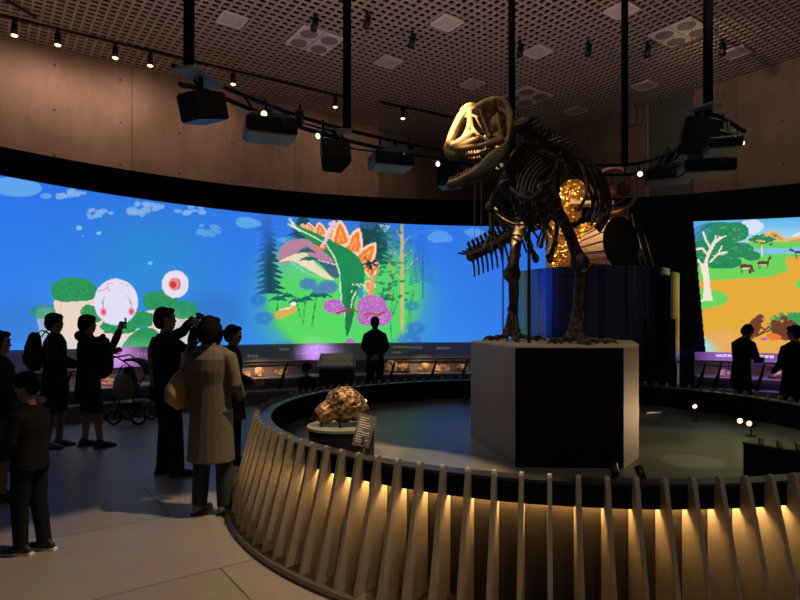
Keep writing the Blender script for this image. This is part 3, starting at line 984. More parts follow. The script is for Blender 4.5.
strokes(con_l, ((146, .35, .34, .08), (251, .65, .22, .09), (284, .3, .2, .08), (300, .6, .26, .07), (322, .25, .5, .06), (400, .25, .34, .07), (415, .3, .32, .07), (443, .35, .32, .07), (396, .6, .2, .06), (322, .55, .3, .05)), .97)
strokes(con_r, ((757, .9, .3, .07), (800, .6, .3, .07), (803, .9, .25, .08)), .80)

# ------------------------------------------------------------------ fossils on the console shelf, each lit by a small lamp
def lump(seed, c, r, nz=0.35, freq=2.2, sub=4, hollow=0.0):
    bm = bmesh.new()
    bmesh.ops.create_icosphere(bm, subdivisions=sub, radius=1.0)
    off = Vector((seed * 7.1, seed * 3.3, seed))
    for v in bm.verts:
        d = v.co.normalized()
        k = 1 + nz * noise.fractal(d * freq + off, 0.9, 2.1, 4)
        if hollow:
            pit = noise.voronoi(d * freq * 2.2 + off)[0][0]
            k -= hollow * max(0, 0.45 - pit) * 1.6
        v.co = Vector(c) + Vector((d.x * r[0] * k, d.y * r[1] * k, d.z * r[2] * k))
    zmin = c[2] - r[2] * 0.8
    for v in bm.verts:
        if v.co.z < zmin:
            v.co.z = zmin
    return bm
def shelf_point(x, dr=0.55):
    X, Y = hit(x, SR - dr)
    return X, Y
FS = [  # column, kind, width, label
    (84, 'skull', .2, 'pale skull cast on the console shelf between the two boys'),
    (108, 'slab', .26, 'pale fossil slab on the shelf right of the boy holding up a phone'),
    (246, 'slab', .22, 'small tan fossil slab on the shelf just right of the woman in profile'),
    (259, 'ammonite', .22, 'brightly lit coiled ammonite on the shelf under the reef screen'),
    (281, 'slab', .3, 'flat tan fossil slab on the shelf left of the toddler'),
    (392, 'ammonite', .3, 'coiled ammonite fossil on the shelf right of the standing man'),
    (404, 'lump', .3, 'large rounded fossil on the shelf beside the coiled ammonite'),
    (424, 'skull', .3, 'brightly lit small fossil skull on the shelf under the dinosaur picture'),
    (442, 'slab', .42, 'long flat reddish fossil slab near the right end of the shelf'),
    (462, 'lump', .26, 'dark brown fossil lump on the shelf just left of the big pedestal'),
    (724, 'slab', .3, 'tan fossil slab on the shelf left of the bowing visitor in black'),
    (775, 'lump', .26, 'orange-brown fossil lump on the shelf between the two visitors at right'),
]
for i, (x, kind, w, lab) in enumerate(FS):
    X, Y = shelf_point(x, .6)
    z0 = 0.46
    if kind == 'lump':
        bm = lump(i, (X, Y, z0 + w * .3), (w * .5, w * .4, w * .37), sub=3)
        o = obj('fossil', bm, M_fossil, None, True)
    elif kind == 'slab':
        bm = bmesh.new()
        q = random.Random(i)
        poly = [(X + w * .5 * math.cos(a_) * q.uniform(.8, 1.1), Y + .08 * math.sin(a_) + .0, z0 + .09 + w * .22 * math.sin(a_) * q.uniform(.8, 1.1)) for a_ in [k * math.pi / 5 for k in range(10)]]
        zlow = min(p[2] for p in poly)
        poly = [(p[0], Y + (p[2] - zlow) * .5, p[2] - zlow + z0) for p in poly]
        slab(bm, poly, (0, -.89, .45), .035)
        for k in range(7):
            ball(bm, (X - w * .3 + w * .1 * k, Y + .04 - .005, z0 + .075 + .01 * (k % 2)), (w * .035, .02, .035), 8)
        bmesh.ops.translate(bm, verts=bm.verts[:], vec=(0, 0, .008))
        o = obj('fossil', bm, M_fossil)
    elif kind == 'ammonite':
        bm = bmesh.new()
        pts, rad = [], []
        for k in range(60):
            t = k / 59
            a_ = t * 2.6 * 2 * math.pi
            r_ = w * .10 + w * .28 * t
            pts.append((X + r_ * math.cos(a_) * .98, Y + .01 * t, z0 + w * .52 + r_ * math.sin(a_)))
            rad.append(w * (.05 + .11 * t) * (1 + .08 * (k % 2)))
        loft(bm, pts, rad, 8)
        zl = min(v.co.z for v in bm.verts)
        bmesh.ops.translate(bm, verts=bm.verts[:], vec=(0, 0, z0 - zl))
        o = obj('fossil', bm, M_fossil, None, True)
    else:
        bm = bmesh.new()
        ball(bm, (X + w * .08, Y, z0 + w * .38), (w * .36, w * .3, w * .33), 14)
        ball(bm, (X - w * .25, Y - .02, z0 + w * .22), (w * .25, w * .17, w * .16), 12)
        loft(bm, [(X + w * .1, Y - .03, z0 + w * .12), (X - w * .4, Y - .03, z0 + w * .06)], [w * .09, w * .05], 8)
        bm = fuse(bm, w / 36, 1)
        o = obj('fossil', bm, M_bone2, None, True)
    tag(o, lab, 'fossil', 'fossils on the console shelves')
    en = {259: 16, 424: 14, 84: 4, 108: 5}.get(x, 3)
    lamp('SPOT', (X + .05, Y - .28, z0 + .42), en, (1.0, .62, .34), (X, Y, z0 + .08), spot_size=math.radians(95), spot_blend=.8, shadow_soft_size=.02)

# violet and blue glow of the caption lighting
lamp('SPOT', (*hit(318, SR - .55), 1.35), 34, (.62, .32, 1.0), (*hit(318, SR - .2), .8), spot_size=math.radians(110), spot_blend=1.0, shadow_soft_size=.05)
lamp('SPOT', (*hit(120, SR - .55), 1.35), 30, (.72, .34, .95), (*hit(120, SR - .2), .8), spot_size=math.radians(120), spot_blend=1.0, shadow_soft_size=.05)
lamp('SPOT', (*hit(722, SR - .7), 1.45), 34, (.36, .14, 1.0), (*hit(725, SR - .2), .7), spot_size=math.radians(120), spot_blend=1.0, shadow_soft_size=.05)
lamp('SPOT', (*hit(780, SR - 1.1), 1.5), 60, (.40, .16, 1.0), (*hit(778, SR - .6), .3), spot_size=math.radians(120), spot_blend=1.0, shadow_soft_size=.05)

# touch-screen kiosk on the console
kx, ky = hit(337, SR - 1.72)
kt = thing('touch_table', 'boxy grey touch table with sloping top left of the standing man', 'touch table', (kx, ky, 0))
bm = bmesh.new()
box(bm, (kx, ky + .1, .35), (.66, .4, .68), bev=.02)
obj('body', bm, M_black, kt)
bm = bmesh.new()
slab(bm, [(kx - .37, ky - .14, .69), (kx + .37, ky - .14, .69), (kx + .34, ky + .3, .92), (kx - .34, ky + .3, .92)], (0, -.46, .89), .05)
obj('tabletop', bm, mat('grey_touch_table_top', (.22, .22, .17), .45), kt)
bm = bmesh.new()
slab(bm, [(kx - .3, ky - .10, .735), (kx + .3, ky - .10, .735), (kx + .28, ky + .26, .925), (kx - .28, ky + .26, .925)], (0, -.46, .89), .008)
obj('glass_screen', bm, mat('dim_touch_screen', (.03, .03, .03), .2, emit=(.2, .19, .1), estr=.12), kt)

# ------------------------------------------------------------------ ring barrier with fins around the stage
RC = Vector((1.375, 5.56, 0)); RR = 2.69
STAGE = 0.48
ring = thing('exhibit_ring', 'large round exhibit stage ringed by slanted grey metal fins with warm light', 'exhibit stage', (RC.x, RC.y, 0))
bm = bmesh.new()
N_ = 160
bmc = [(RR - .34, 0.0), (RR - .34, STAGE), (0.001, STAGE), (0.001, 0.0)]
prism(bm, [(RC.x + (RR - .10) * math.sin(2 * math.pi * i / N_), RC.y + (RR - .10) * math.cos(2 * math.pi * i / N_)) for i in range(N_)], 0.0, STAGE)
obj('stage_floor', bm, M_stage, ring)
bm = bmesh.new()   # black parapet
lathe_arc(bm, RC.x, RC.y, [(RR - .11, STAGE), (RR - .11, .715), (RR - .03, .715), (RR - .03, .603), (RR - .042, .603), (RR - .042, .655), (RR - .095, .655), (RR - .095, STAGE - .02)], 0, 2 * math.pi, N_, True)
obj('parapet', bm, M_matte, ring)
bm = bmesh.new()
lathe_arc(bm, RC.x, RC.y, [(RR - .13, .715), (RR - .13, .732), (RR - .025, .732), (RR - .025, .715)], 0, 2 * math.pi, N_, True)
obj('rim', bm, M_rim, ring)
bm = bmesh.new()
lathe_arc(bm, RC.x, RC.y, [(RR - .098, 0.03), (RR - .098, .585), (RR - .090, .585), (RR - .090, 0.03)], 0, 2 * math.pi, N_, True)
obj('drum_wall', bm, M_drum, ring)
bm = bmesh.new()
lathe_arc(bm, RC.x, RC.y, [(RR - .085, .633), (RR - .085, .647), (RR - .055, .647), (RR - .055, .633)], 0, 2 * math.pi, N_, True)
obj('light_strip', bm, M_led, ring)
bm = bmesh.new()
lathe_arc(bm, RC.x, RC.y, [(RR - .1, 0.0), (RR - .1, .035), (RR + .235, .035), (RR + .25, .02), (RR + .25, 0.0)], 0, 2 * math.pi, N_, True)
obj('kick_plate', bm, mat('dark_kick_board', (.05, .042, .036), .65, 0, .1), ring)
def fin_bm(a):
    s, c_ = math.sin(a), math.cos(a)
    prof = [(RR - .03, .60), (RR - .03, .758), (RR - .022, .771), (RR - .008, .776), (RR + .006, .771), (RR + .014, .758), (RR + .205, .035), (RR + .16, .035), (RR - .085, .035), (RR - .085, .60)]
    bm = bmesh.new()
    poly = [(RC.x + r * s, RC.y + r * c_, z) for r, z in prof]
    slab(bm, poly, (c_, -s, 0), .023)
    return bm
NF = 120
rest = bmesh.new()
# the hundred fins that show largest; the remaining ones behind are one piece
order = []
for k in range(NF):
    a = 2 * math.pi * (k + .37) / NF
    x_, y_ = RC.x + RR * math.sin(a), RC.y + RR * math.cos(a)
    px_ = 400 + F * x_ / y_
    order.append((a, px_, y_))
hid = sorted(order, key=lambda e: -(e[2] + (3 if (e[1] > 800 or 468 < e[1] < 640) else 0)))[:18]
for e in order:
    if e in hid:
        b2 = fin_bm(e[0])
        me_ = bpy.data.meshes.new('tmp'); b2.to_mesh(me_); b2.free()
        rest.from_mesh(me_); bpy.data.meshes.remove(me_)
    else:
        obj('fin', fin_bm(e[0]), M_fin, ring)
o = obj('far_fins', rest, M_fin, ring)
o['kind'] = 'stuff'

# small black socket box at the foot of the ring
p = px_at_z(259, 534, .06)
bm = bmesh.new()
box(bm, (p.x - .0, p.y + .02, .075), (.05, .04, .08), rz=.6, bev=.005)
obj('socket_box', bm, M_black, ring)

# ------------------------------------------------------------------ inner black parapet at the right edge of the stage
bt = thing('ramp_parapet', 'low black parapet with short grey bars at the right edge of the stage', 'parapet', (2.35, 3.95, STAGE))
PA = W(745, 443.5, 3.95); PB = W(815, 466, 3.62)
PA2 = W(745, 443.5, 3.95)
bm = bmesh.new()
d_ = Vector((PB.x - PA.x, PB.y - PA.y, 0))
ztop = PA.z
slab(bm, [Vector((PA.x, PA.y, STAGE)), Vector((PB.x, PB.y, STAGE)), Vector((PB.x, PB.y, ztop)), Vector((PA.x, PA.y, ztop))], (d_.y, -d_.x, 0), .05)
obj('panel', bm, M_matte, bt)
bm = bmesh.new()
slab(bm, [Vector((PA.x, PA.y, ztop)), Vector((PB.x, PB.y, ztop)), Vector((PB.x, PB.y, ztop + .015)), Vector((PA.x, PA.y, ztop + .015))], (d_.y, -d_.x, 0), .08)
obj('cap_rail', bm, M_rim, bt)
for k in range(3):
    P0 = lerp(PA, PB, .32 + .27 * k)
    bm = bmesh.new()
    box(bm, (P0.x + .01, P0.y + .07, ztop - .03), (.025, .05, .16), rz=-.3, bev=.004)
    obj('bar', bm, M_fin, bt)

# ------------------------------------------------------------------ pedestal
PZ = 1.372
poly = [(.85, 4.24), (1.63, 4.19), (1.89, 4.55), (2.28, 5.65), (1.75, 6.25), (1.05, 6.28), (.66, 5.36)]
pt = thing('pedestal', 'tall faceted grey pedestal with a dark front face under the dinosaur skeleton', 'pedestal', (1.4, 5.2, STAGE))
bm = bmesh.new()
prism(bm, poly, STAGE, PZ - .012)
bm.faces.ensure_lookup_table()
pf = obj('body', bm, [M_ped, mat('black_front_board', (.005, .0045, .004), .9, spec=.05)], pt)
for f in pf.data.polygons:
    if abs(f.normal.z) < .1 and f.normal.y < -.95:
        f.material_index = 1
bm = bmesh.new()
prism(bm, poly, PZ - .012, PZ)
obj('top_board', bm, mat('sand_coloured_top_board', (.62, .50, .36), .6), pt)

# ------------------------------------------------------------------ dinosaur skeleton
dino = thing('dinosaur_skeleton', 'dark brown mounted dinosaur skeleton with open-jawed lit skull on the grey pedestal', 'dinosaur skeleton', (1.25, 5.0, PZ))

def bone(bm, pts, r, k=1.7, seg=10):
    """long bone with knobbed ends"""
    P = catmull(pts, 5) if len(pts) > 2 else [Vector(pts[0]).lerp(Vector(pts[1]), i / 8) for i in range(9)]
    n = len(P)
    rad = []
    for i in range(n):
        t = i / (n - 1)
        e = max(0, 1 - t / .16) if t < .5 else max(0, 1 - (1 - t) / .16)
        rad.append(r * (1 + (k - 1) * e))
    loft(bm, P, rad, seg)
    ball(bm, P[0], r * k * 1.05, 8); ball(bm, P[-1], r * k * 1.05, 8)

def spine(name_pts, n, r0, r1, spike0, spike1, down0=0.0, down1=0.0, wing=0.5, name='vertebra'):
    P = catmull(name_pts, 12)
    # even spacing
    L_ = [0]
    for a_, b_ in zip(P[:-1], P[1:]):
        L_.append(L_[-1] + (b_ - a_).length)
    out = []
    for i in range(n):
        t = (i + .5) / n * L_[-1]
        k = max(j for j in range(len(L_)) if L_[j] <= t)
        k = min(k, len(P) - 2)
        q = P[k].lerp(P[k + 1], (t - L_[k]) / max(1e-6, L_[k + 1] - L_[k]))
        tg = (P[k + 1] - P[k]).normalized()
        s, u = frame_for(tg)
        f = i / max(1, n - 1)
        r = lerp(r0, r1, f)
        step = L_[-1] / n
        bm = bmesh.new()
        loft(bm, [q - tg * step * .40, q, q + tg * step * .40], [r * 1.15, r * .8, r * 1.15], 10)
        sp = lerp(spike0, spike1, f)
        if sp > 0:
            loft(bm, [q + u * r * .5, q + u * (r + sp * .6) + tg * step * .1, q + u * (r + sp) + tg * step * .25], [(r * .25, step * .28), (r * .2, step * .3), (r * .28, step * .34)], 8, side=s)
        dn = lerp(down0, down1, f)
        if dn > 0:
            loft(bm, [q - u * r * .6, q - u * (r + dn * .6) + tg * step * .2, q - u * (r + dn) + tg * step * .5], [r * .30, r * .24, r * .22], 6, side=s)
        for sg in (-1, 1):
            loft(bm, [q + u * r * .5, q + s * sg * r * (1 + wing) + u * r * .7, q + s * sg * r * (1.4 + wing * 1.6) + u * r * 1.0 + tg * step * .2], [r * .42, r * .3, r * .2], 6)
        o = obj(name, fuse(bm, max(.006, r / 7), 1), M_bone, dino, True)
        out.append((q, tg, s, u))
    return out

# neck, back and tail
neck_pts = [W(510, 131, 4.62), W(514, 126, 4.72), W(521, 129, 4.80), W(531, 138, 4.82), W(542, 146, 4.84)]
spine(neck_pts, 9, .050, .062, .06, .09, wing=1.0)
back_pts = [W(542, 146, 4.84), W(553, 151, 4.98), W(561, 158, 5.2), W(563, 168, 5.45), W(558, 179, 5.7)]
dors = spine(back_pts, 12, .058, .064, .10, .11, wing=.9)
hip_pts = [W(558, 179, 5.7), W(551, 186, 5.9), W(543, 196, 6.0)]
spine(hip_pts, 5, .055, .05, .10, .09, wing=.9)
tail_pts = [W(543, 196, 6.0), W(531, 212, 6.0), W(519, 227, 5.95), W(505, 239, 5.85), W(488, 248, 5.7), W(470, 257, 5.5)]
spine(tail_pts, 17, .060, .046, .13, .09, .24, .15, wing=1.2, name='tail_vertebra')

# ribs
for i, (q, tg, s, u) in enumerate(dors):
    if i > 10: break
    f = i / 10
    wdt = .28 + .14 * math.sin(math.pi * min(1, f * .9 + .12))
    dep = .42 + .22 * math.sin(math.pi * min(1, f * .8 + .15))
    for sg in (-1, 1):
        X = Vector((1, .12, 0))
        pts = [q + Vector((0, 0, .02)),
               q + X * sg * wdt * .45 + Vector((0, -.02, .015)),
               q + X * sg * wdt * .85 + Vector((0, -.05, -dep * .22)),
               q + X * sg * wdt * 1.02 + Vector((0, -.09, -dep * .55)),
               q + X * sg * wdt * .95 + Vector((0, -.14, -dep * .85)),
               q + X * sg * wdt * .72 + Vector((0, -.18, -dep * 1.08))]
        bm = bmesh.new()
        P = catmull(pts, 6)
        n = len(P)
        loft(bm, P, [(lerp(.016, .009, k / n), lerp(.022, .012, k / n)) for k in range(n)], 8)
        obj('rib', bm, M_bone, dino, True)
# belly ribs
for k in range(6):
    bm = bmesh.new()
    y_ = 4.85 + .13 * k
    c0 = Vector((1.02 + .03 * k, y_, 2.48 - .015 * k))
    loft(bm, catmull([c0 + Vector((-.27, 0, .14)), c0 + Vector((-.14, -.03, .03)), c0, c0 + Vector((.14, -.03, .03)), c0 + Vector((.27, 0, .14))], 5), .010, 6)
    obj('belly_rib', bm, M_bone, dino, True)

# shoulder blades, arms
for sg, top, sh, el, wr in ((1, W(562, 143, 4.95), W(545, 187, 4.62), W(556, 206, 4.75), W(545, 224, 4.55)),
                            (-1, W(515, 150, 5.0), W(503, 184, 4.62), W(490, 206, 4.72), W(491, 232, 4.55))):
    bm = bmesh.new()
    mid = top.lerp(sh, .55) + Vector((.03 * sg, 0, .0))
    loft(bm, catmull([top, mid, sh], 5), [(.045, .012), (.04, .012), (.034, .012), (.03, .012), (.026, .014), (.024, .016), (.026, .018), (.03, .02), (.04, .024), (.055, .03), (.06, .035)], 10, side=(0, .9, .4))
    ball(bm, sh + Vector((-.03 * sg, -.02, -.03)), (.06, .04, .07), 10)
    obj('shoulder_blade', fuse(bm, .008, 1), M_bone, dino, True)
    bm = bmesh.new(); bone(bm, [sh, sh.lerp(el, .5) + Vector((.02 * sg, .02, 0)), el], .024)
    obj('upper_arm_bone', fuse(bm, .007, 1), M_bone, dino, True)
    bm = bmesh.new()
    bone(bm, [el, wr], .015); bone(bm, [el + Vector((.02, .03, 0)), el.lerp(wr, .5) + Vector((.03, .03, 0)), wr + Vector((.015, .02, 0))], .012)
    obj('forearm_bone', fuse(bm, .006, 1), M_bone, dino, True)
    for k in range(3):
        bm = bmesh.new()
        d0 = Vector((-.05 + .05 * k, -.02, 0))
        j1 = wr + d0 * .6 + Vector((0, -.01, -.06))
        j2 = j1 + d0 * .6 + Vector((0, -.02, -.055))
        j3 = j2 + d0 * .3 + Vector((0, -.01, -.045))
        bone(bm, [wr, j1], .010, 1.5, 8); bone(bm, [j1, j2], .009, 1.5, 8)
        loft(bm, catmull([j2, j3, j3 + Vector((0, .03, -.045))], 4), [.013, .013, .012, .011, .010, .008, .006, .004, .002], 8)
        obj('finger', fuse(bm, .005, 1), M_bone, dino, True)
# wishbone and chest
bm = bmesh.new()
loft(bm, catmull([W(504, 182, 4.6), W(520, 196, 4.5), W(532, 199, 4.48), W(545, 186, 4.6)], 5), .02, 8)
ball(bm, W(526, 196, 4.52), (.09, .04, .05), 10)
obj('chest_bone', fuse(bm, .008, 1), M_bone, dino, True)

# pelvis: iliac blades, pubis with boot, ischium
hipR = W(553, 202, 5.35); hipL = W(521, 205, 5.55)
for hp, nm in ((hipR, 'hip_bone'), (hipL, 'hip_bone')):
    bm = bmesh.new()
    x_, y_, z_ = hp
    n_ = Vector((1, .05, 0))
    pr = [(-.24, .0), (-.2, .12), (-.08, .19), (.08, .2), (.22, .15), (.3, .05), (.24, -.02), (.1, -.04), (.03, .02), (-.06, -.02), (-.15, -.06)]
    slab(bm, [(x_, y_ + .05 + a_, z_ + .06 + b_) for a_, b_ in pr], n_, .035)
    ball(bm, hp, .055, 10)
    obj(nm, fuse(bm, .009, 2), M_bone, dino, True)
    sgn = 1 if hp is hipR else -1
    boot = W(543 + 7 * sgn, 258, 5.0)
    bm = bmesh.new()
    bone(bm, [hp + Vector((-.03 * sgn, -.05, -.04)), hp.lerp(boot, .5) + Vector((.05 * sgn, 0, 0)), boot], .020, 1.5)
    loft(bm, [boot + Vector((-.05, -.12, .0)), boot + Vector((0, 0, -.015)), boot + Vector((.04, .1, .01))], [(.02, .025), (.03, .035), (.015, .02)], 8)
    obj('pubis', fuse(bm, .008, 1), M_bone, dino, True)
    bm = bmesh.new()
    isc = W(535 + 6 * sgn, 246, 5.9)
    bone(bm, [hp + Vector((0, .08, -.03)), isc], .017, 1.6)
    obj('ischium', fuse(bm, .008, 1), M_bone, dino, True)

# hind legs
def leg(hip, knee, ankle, mt, foot_dir, spread, nm=''):
    bm = bmesh.new()
    bone(bm, [hip, hip.lerp(knee, .5) + Vector((.0, -.03, .02)), knee], .050, 1.6, 12)
    obj('thigh_bone', fuse(bm, .009, 2), M_bone, dino, True)
    bm = bmesh.new()
    bone(bm, [knee + Vector((0, -.01, -.01)), knee.lerp(ankle, .5), ankle], .038, 1.5, 12)
    bone(bm, [knee + Vector((.055, .02, -.03)), knee.lerp(ankle, .5) + Vector((.06, .03, 0)), ankle + Vector((.045, .02, .03))], .010, 1.6, 8)
    loft(bm, [knee + Vector((0, -.04, 0)), knee.lerp(ankle, .22) + Vector((0, -.035, 0))], [(.035, .03), (.015, .012)], 8)
    obj('shin_bone', fuse(bm, .008, 2), M_bone, dino, True)
    bm = bmesh.new()
    for k in (-1, 0, 1):
        bone(bm, [ankle + Vector((.022 * k, 0, 0)), mt + Vector((.055 * k, .01 * abs(k), 0))], .022, 1.35, 10)
    obj('foot_bone', fuse(bm, .007, 1), M_bone, dino, True)
    for k in (-1, 0, 1):
        d = (Matrix.Rotation(-k * spread, 3, 'Z') @ foot_dir).normalized()
        o0 = mt + Vector((.045 * k, .01 * abs(k), 0))
        zf = PZ + .028
        L_ = .42 if k == 0 else .35
        ps = [o0, o0 + d * L_ * .35 + Vector((0, 0, .0)), o0 + d * L_ * .65, o0 + d * L_ * .85]
        ps[1].z = lerp(o0.z, zf, .6); ps[2].z = zf + .005; ps[3].z = zf
        bm = bmesh.new()
        for a_, b_, r_ in ((0, 1, .024), (1, 2, .021), (2, 3, .018)):
            bone(bm, [ps[a_], ps[b_]], r_, 1.4, 8)
        tip = o0 + d * (L_ + .05); tip.z = PZ + .004
        cl_ = [ps[3] + Vector((0, 0, .004)), ps[3].lerp(tip, .5) + Vector((0, 0, .018)), tip]
        loft(bm, catmull(cl_, 4), [.022, .022, .021, .019, .017, .014, .010, .006, .002], 8)
        obj('toe', fuse(bm, .006, 1), M_bone, dino, True)
    bm = bmesh.new()
    b0 = mt + Vector((0, .03, .06))
    loft(bm, catmull([b0, b0 + Vector((.05, .02, -.02)), b0 + Vector((.10, .0, -.06))], 4), [.013, .012, .011, .010, .009, .008, .006, .004, .002], 8)
    obj('rear_toe', bm, M_bone, dino, True)
leg(hipR, W(580, 263, 4.72), W(577, 318, 4.92), W(574.5, 336, 4.72), Vector((-.02, -1, 0)), .95)
leg(hipL, W(512, 274, 5.2), W(513, 309, 5.62), W(512, 331, 5.45), Vector((-.08, -1, 0)), 1.0)

# skull: two side plates with openings, roof, snout, cheek bars, in a plane seen nearly side-on
SY = 4.62
def SK(x, y, lat=0.0):
    p = W(x, y, SY)
    return p + Vector((.18, .98, 0)).normalized() * lat + Vector((0, 0, 0)) + Vector((0, (x - 480) / F * SY * -.18, 0))
skull = bmesh.new()
def half(x):   # half width of the skull at column x
    return lerp(.028, .115, min(1, max(0, (x - 446) / 50)))
def bar(pts, r, both=True, flat=1.0):
    for sg in ((-1, 1) if both else (0,)):
        P = [SK(x, y, sg * half(x)) for x, y in pts]
        P = catmull(P, 5) if len(P) > 2 else P
        if isinstance(r, (list, tuple)):
            rr = [lerp(r[0], r[1], k / (len(P) - 1)) for k in range(len(P))]
        else:
            rr = [r] * len(P)
        loft(skull, P, rr, 8)
# roof ridge of snout and brow (nearly full width)
for sg in (-1, -.5, 0, .5, 1):
    P = catmull([SK(x, y + abs(sg) * 2, sg * half(x) * .85) for x, y in ((447, 147), (451, 135), (457, 122), (463, 112.5), (471, 110), (479, 108), (486, 105), (494, 104))], 4)
    loft(skull, P, [lerp(.024, .036, k / (len(P) - 1)) for k in range(len(P))], 8)
P = catmull([SK(x, y) for x, y in ((448, 146), (452, 134), (458, 122), (465, 113), (474, 109.5), (484, 106), (492, 105))], 5)
loft(skull, P, [(lerp(.03, .095, min(1, k / (len(P) - 1) * 1.3)), .026) for k in range(len(P))], 14, side=(.18, .98, 0))
bar([(463, 112), (468, 108.5), (474, 108)], .024)        # horn before the eye
bar([(494, 105), (501, 107), (507, 113), (510, 123), (509, 135)], .022)   # back of the skull
bar([(447, 146), (449, 152), (456, 155)], (.030, .022))         # premaxilla
bar([(452, 148), (462, 150), (474, 150), (488, 148), (500, 146)], (.030, .014))  # upper jaw edge
bar([(453, 147), (461, 143), (471, 137)], .034)
bar([(460, 147), (470, 144), (478, 143)], .026)          # broad maxilla plate
bar([(464, 142), (468, 134), (470, 127), (471, 114)], (.030, .020))
bar([(449, 146), (453, 136), (459, 124), (466, 114)], (.030, .022))
bar([(471, 112), (472, 122), (474, 132), (482, 141), (490, 146)], (.014, .013))  # bar before the orbit
bar([(466, 119), (472, 118), (478, 121)], .011)
bar([(480, 110), (482, 120), (486, 131), (489, 142)], .011)   # behind the orbit
bar([(476, 120), (480, 128), (484, 136)], .008)
bar([(490, 146), (498, 144), (507, 147)], .014)
bar([(507, 115), (508, 128), (508, 140), (506, 149)], .018)
bar([(497, 120), (499, 132), (502, 144)], .016)
# braincase and palate inside
ball(skull, SK(497, 123), (.075, .075, .09), 12)
ball(skull, SK(501, 137), (.05, .08, .05), 12)
loft(skull, [SK(498, 124), SK(510, 128)], [.05, .04], 10)
loft(skull, [SK(486, 138), SK(502, 140)], [(.05, .03), (.06, .04)], 10)
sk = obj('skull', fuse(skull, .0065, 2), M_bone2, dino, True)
# upper teeth
for sg in (-1, 1):
    tb = bmesh.new()
    for k in range(13):
        x = 449 + k * 2.7
        y = 152.5 if k < 2 else 152 - .1 * k
        p0 = SK(x, y, sg * half(x)); ln = .040 if k % 3 else .055
        loft(tb, [p0, p0 + Vector((.004, 0, -ln * .6)), p0 + Vector((.016, 0, -ln))], [.009, .006, .0015], 6)
    obj('upper_teeth', tb, M_bone2, sk, True)
# lower jaw
jaw = bmesh.new()
skull_save = skull
for sg in (-1, 1):
    P = catmull([SK(x, y, sg * half(x + 4)) for x, y in ((506, 151), (500, 158), (491, 166), (480, 173), (468, 178), (458, 182), (450, 184))], 4)
    n = len(P)
    rad = [(lerp(.018, .013, k / n), .028 + .040 * math.exp(-((k / n - .28) / .2) ** 2)) for k in range(n)]
    loft(jaw, P, rad, 10, side=(.18, .98, 0))
loft(jaw, [SK(450, 184, -.035), SK(449, 184, .035)], .026, 8)
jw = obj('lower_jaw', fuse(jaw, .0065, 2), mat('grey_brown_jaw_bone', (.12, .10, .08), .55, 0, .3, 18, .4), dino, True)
for sg in (-1, 1):
    tb = bmesh.new()
    for k in range(11):
        x = 450 + k * 2.9
        y = 181 - (x - 450) * .40
        p0 = SK(x, y + 1.5, sg * half(x + 4)); ln = .038 if k % 3 else .05
        loft(tb, [p0, p0 + Vector((.004, 0, ln * .6)), p0 + Vector((.014, 0, ln))], [.008, .006, .0015], 6)
    obj('lower_teeth', tb, M_bone2, jw, True)

# steel supports of the mount
def rod(a_, b_, r, name='support_rod'):
    bm = bmesh.new(); loft(bm, [a_, b_], r, 8, round_ends=False)
    return obj(name, bm, M_black, dino, True)
p = W(529, 198, 4.85); rod((p.x, p.y, PZ), p, .014)
p = W(503, 236, 5.75); rod((p.x, p.y, PZ), p, .007)
p = W(511, 330, 5.5); rod((p.x - .09, p.y - .3, PZ), p + Vector((.0, 0, .1)), .006)
bm = bmesh.new(); a_ = W(562, 276, 4.95); b_ = W(586, 276, 4.95); loft(bm, [a_, b_], .012, 6); obj('clamp', bm, M_darkgrey, dino)
# two thin wires that hold the tail up
for x0, x1_, z1 in ((474.5, 470, CEIL), (481, 479, CEIL)):
    q = W(x0, 252, 5.55)
    bm = bmesh.new(); loft(bm, [q, (q.x + .02, q.y, CEIL)], .0025, 5, round_ends=False)
    obj('hanging_wire', bm, mat('thin_steel_wire', (.4, .38, .35), .4, .6), dino)

# ------------------------------------------------------------------ meteorite on its round stand, label sign, small floor lamps
MX = W(341.5, 425, 4.6)
st = thing('round_stand', 'black drum stand with pale rim carrying the meteorite', 'stand', (MX.x, MX.y, STAGE))
bm = bmesh.new()
prism(bm, [(MX.x + .262 * math.sin(2 * math.pi * i / 48), MX.y + .262 * math.cos(2 * math.pi * i / 48)) for i in range(48)], STAGE, MX.z - .02)
obj('drum', bm, M_black, st)
bm = bmesh.new()
prism(bm, [(MX.x + .272 * math.sin(2 * math.pi * i / 48), MX.y + .272 * math.cos(2 * math.pi * i / 48)) for i in range(48)], MX.z - .02, MX.z)
obj('rim', bm, mat('pale_stone_top', (.20, .21, .18), .5), st)
for dx, dy in ((-.15, -.08), (.0, -.13), (.13, .0)):
    bm = bmesh.new(); loft(bm, [(MX.x + dx, MX.y + dy, MX.z), (MX.x + dx, MX.y + dy, MX.z + .09)], .008, 8)
    obj('prong', bm, M_black, st)
mt_ = bmesh.new()
c0 = Vector((MX.x + .02, MX.y, MX.z + .165))
ball(mt_, c0, (.16, .14, .145), 20); ball(mt_, c0 + Vector((-.14, -.02, -.06)), (.09, .10, .085), 16); ball(mt_, c0 + Vector((.09, .02, -.03)), (.10, .11, .11), 16)
mt_ = fuse(mt_, .009, 3)
for v in mt_.verts:
    d = v.co - c0
    pit = noise.voronoi(v.co * 17)[0][0]
    k = .020 * noise.fractal(v.co * 12, .9, 2.1, 5) - .055 * max(0, .45 - pit * 1.3)
    v.co += d.normalized() * k
tag(obj('meteorite', mt_, M_meteor, None, True), 'pitted golden brown meteorite on the black drum stand', 'meteorite')

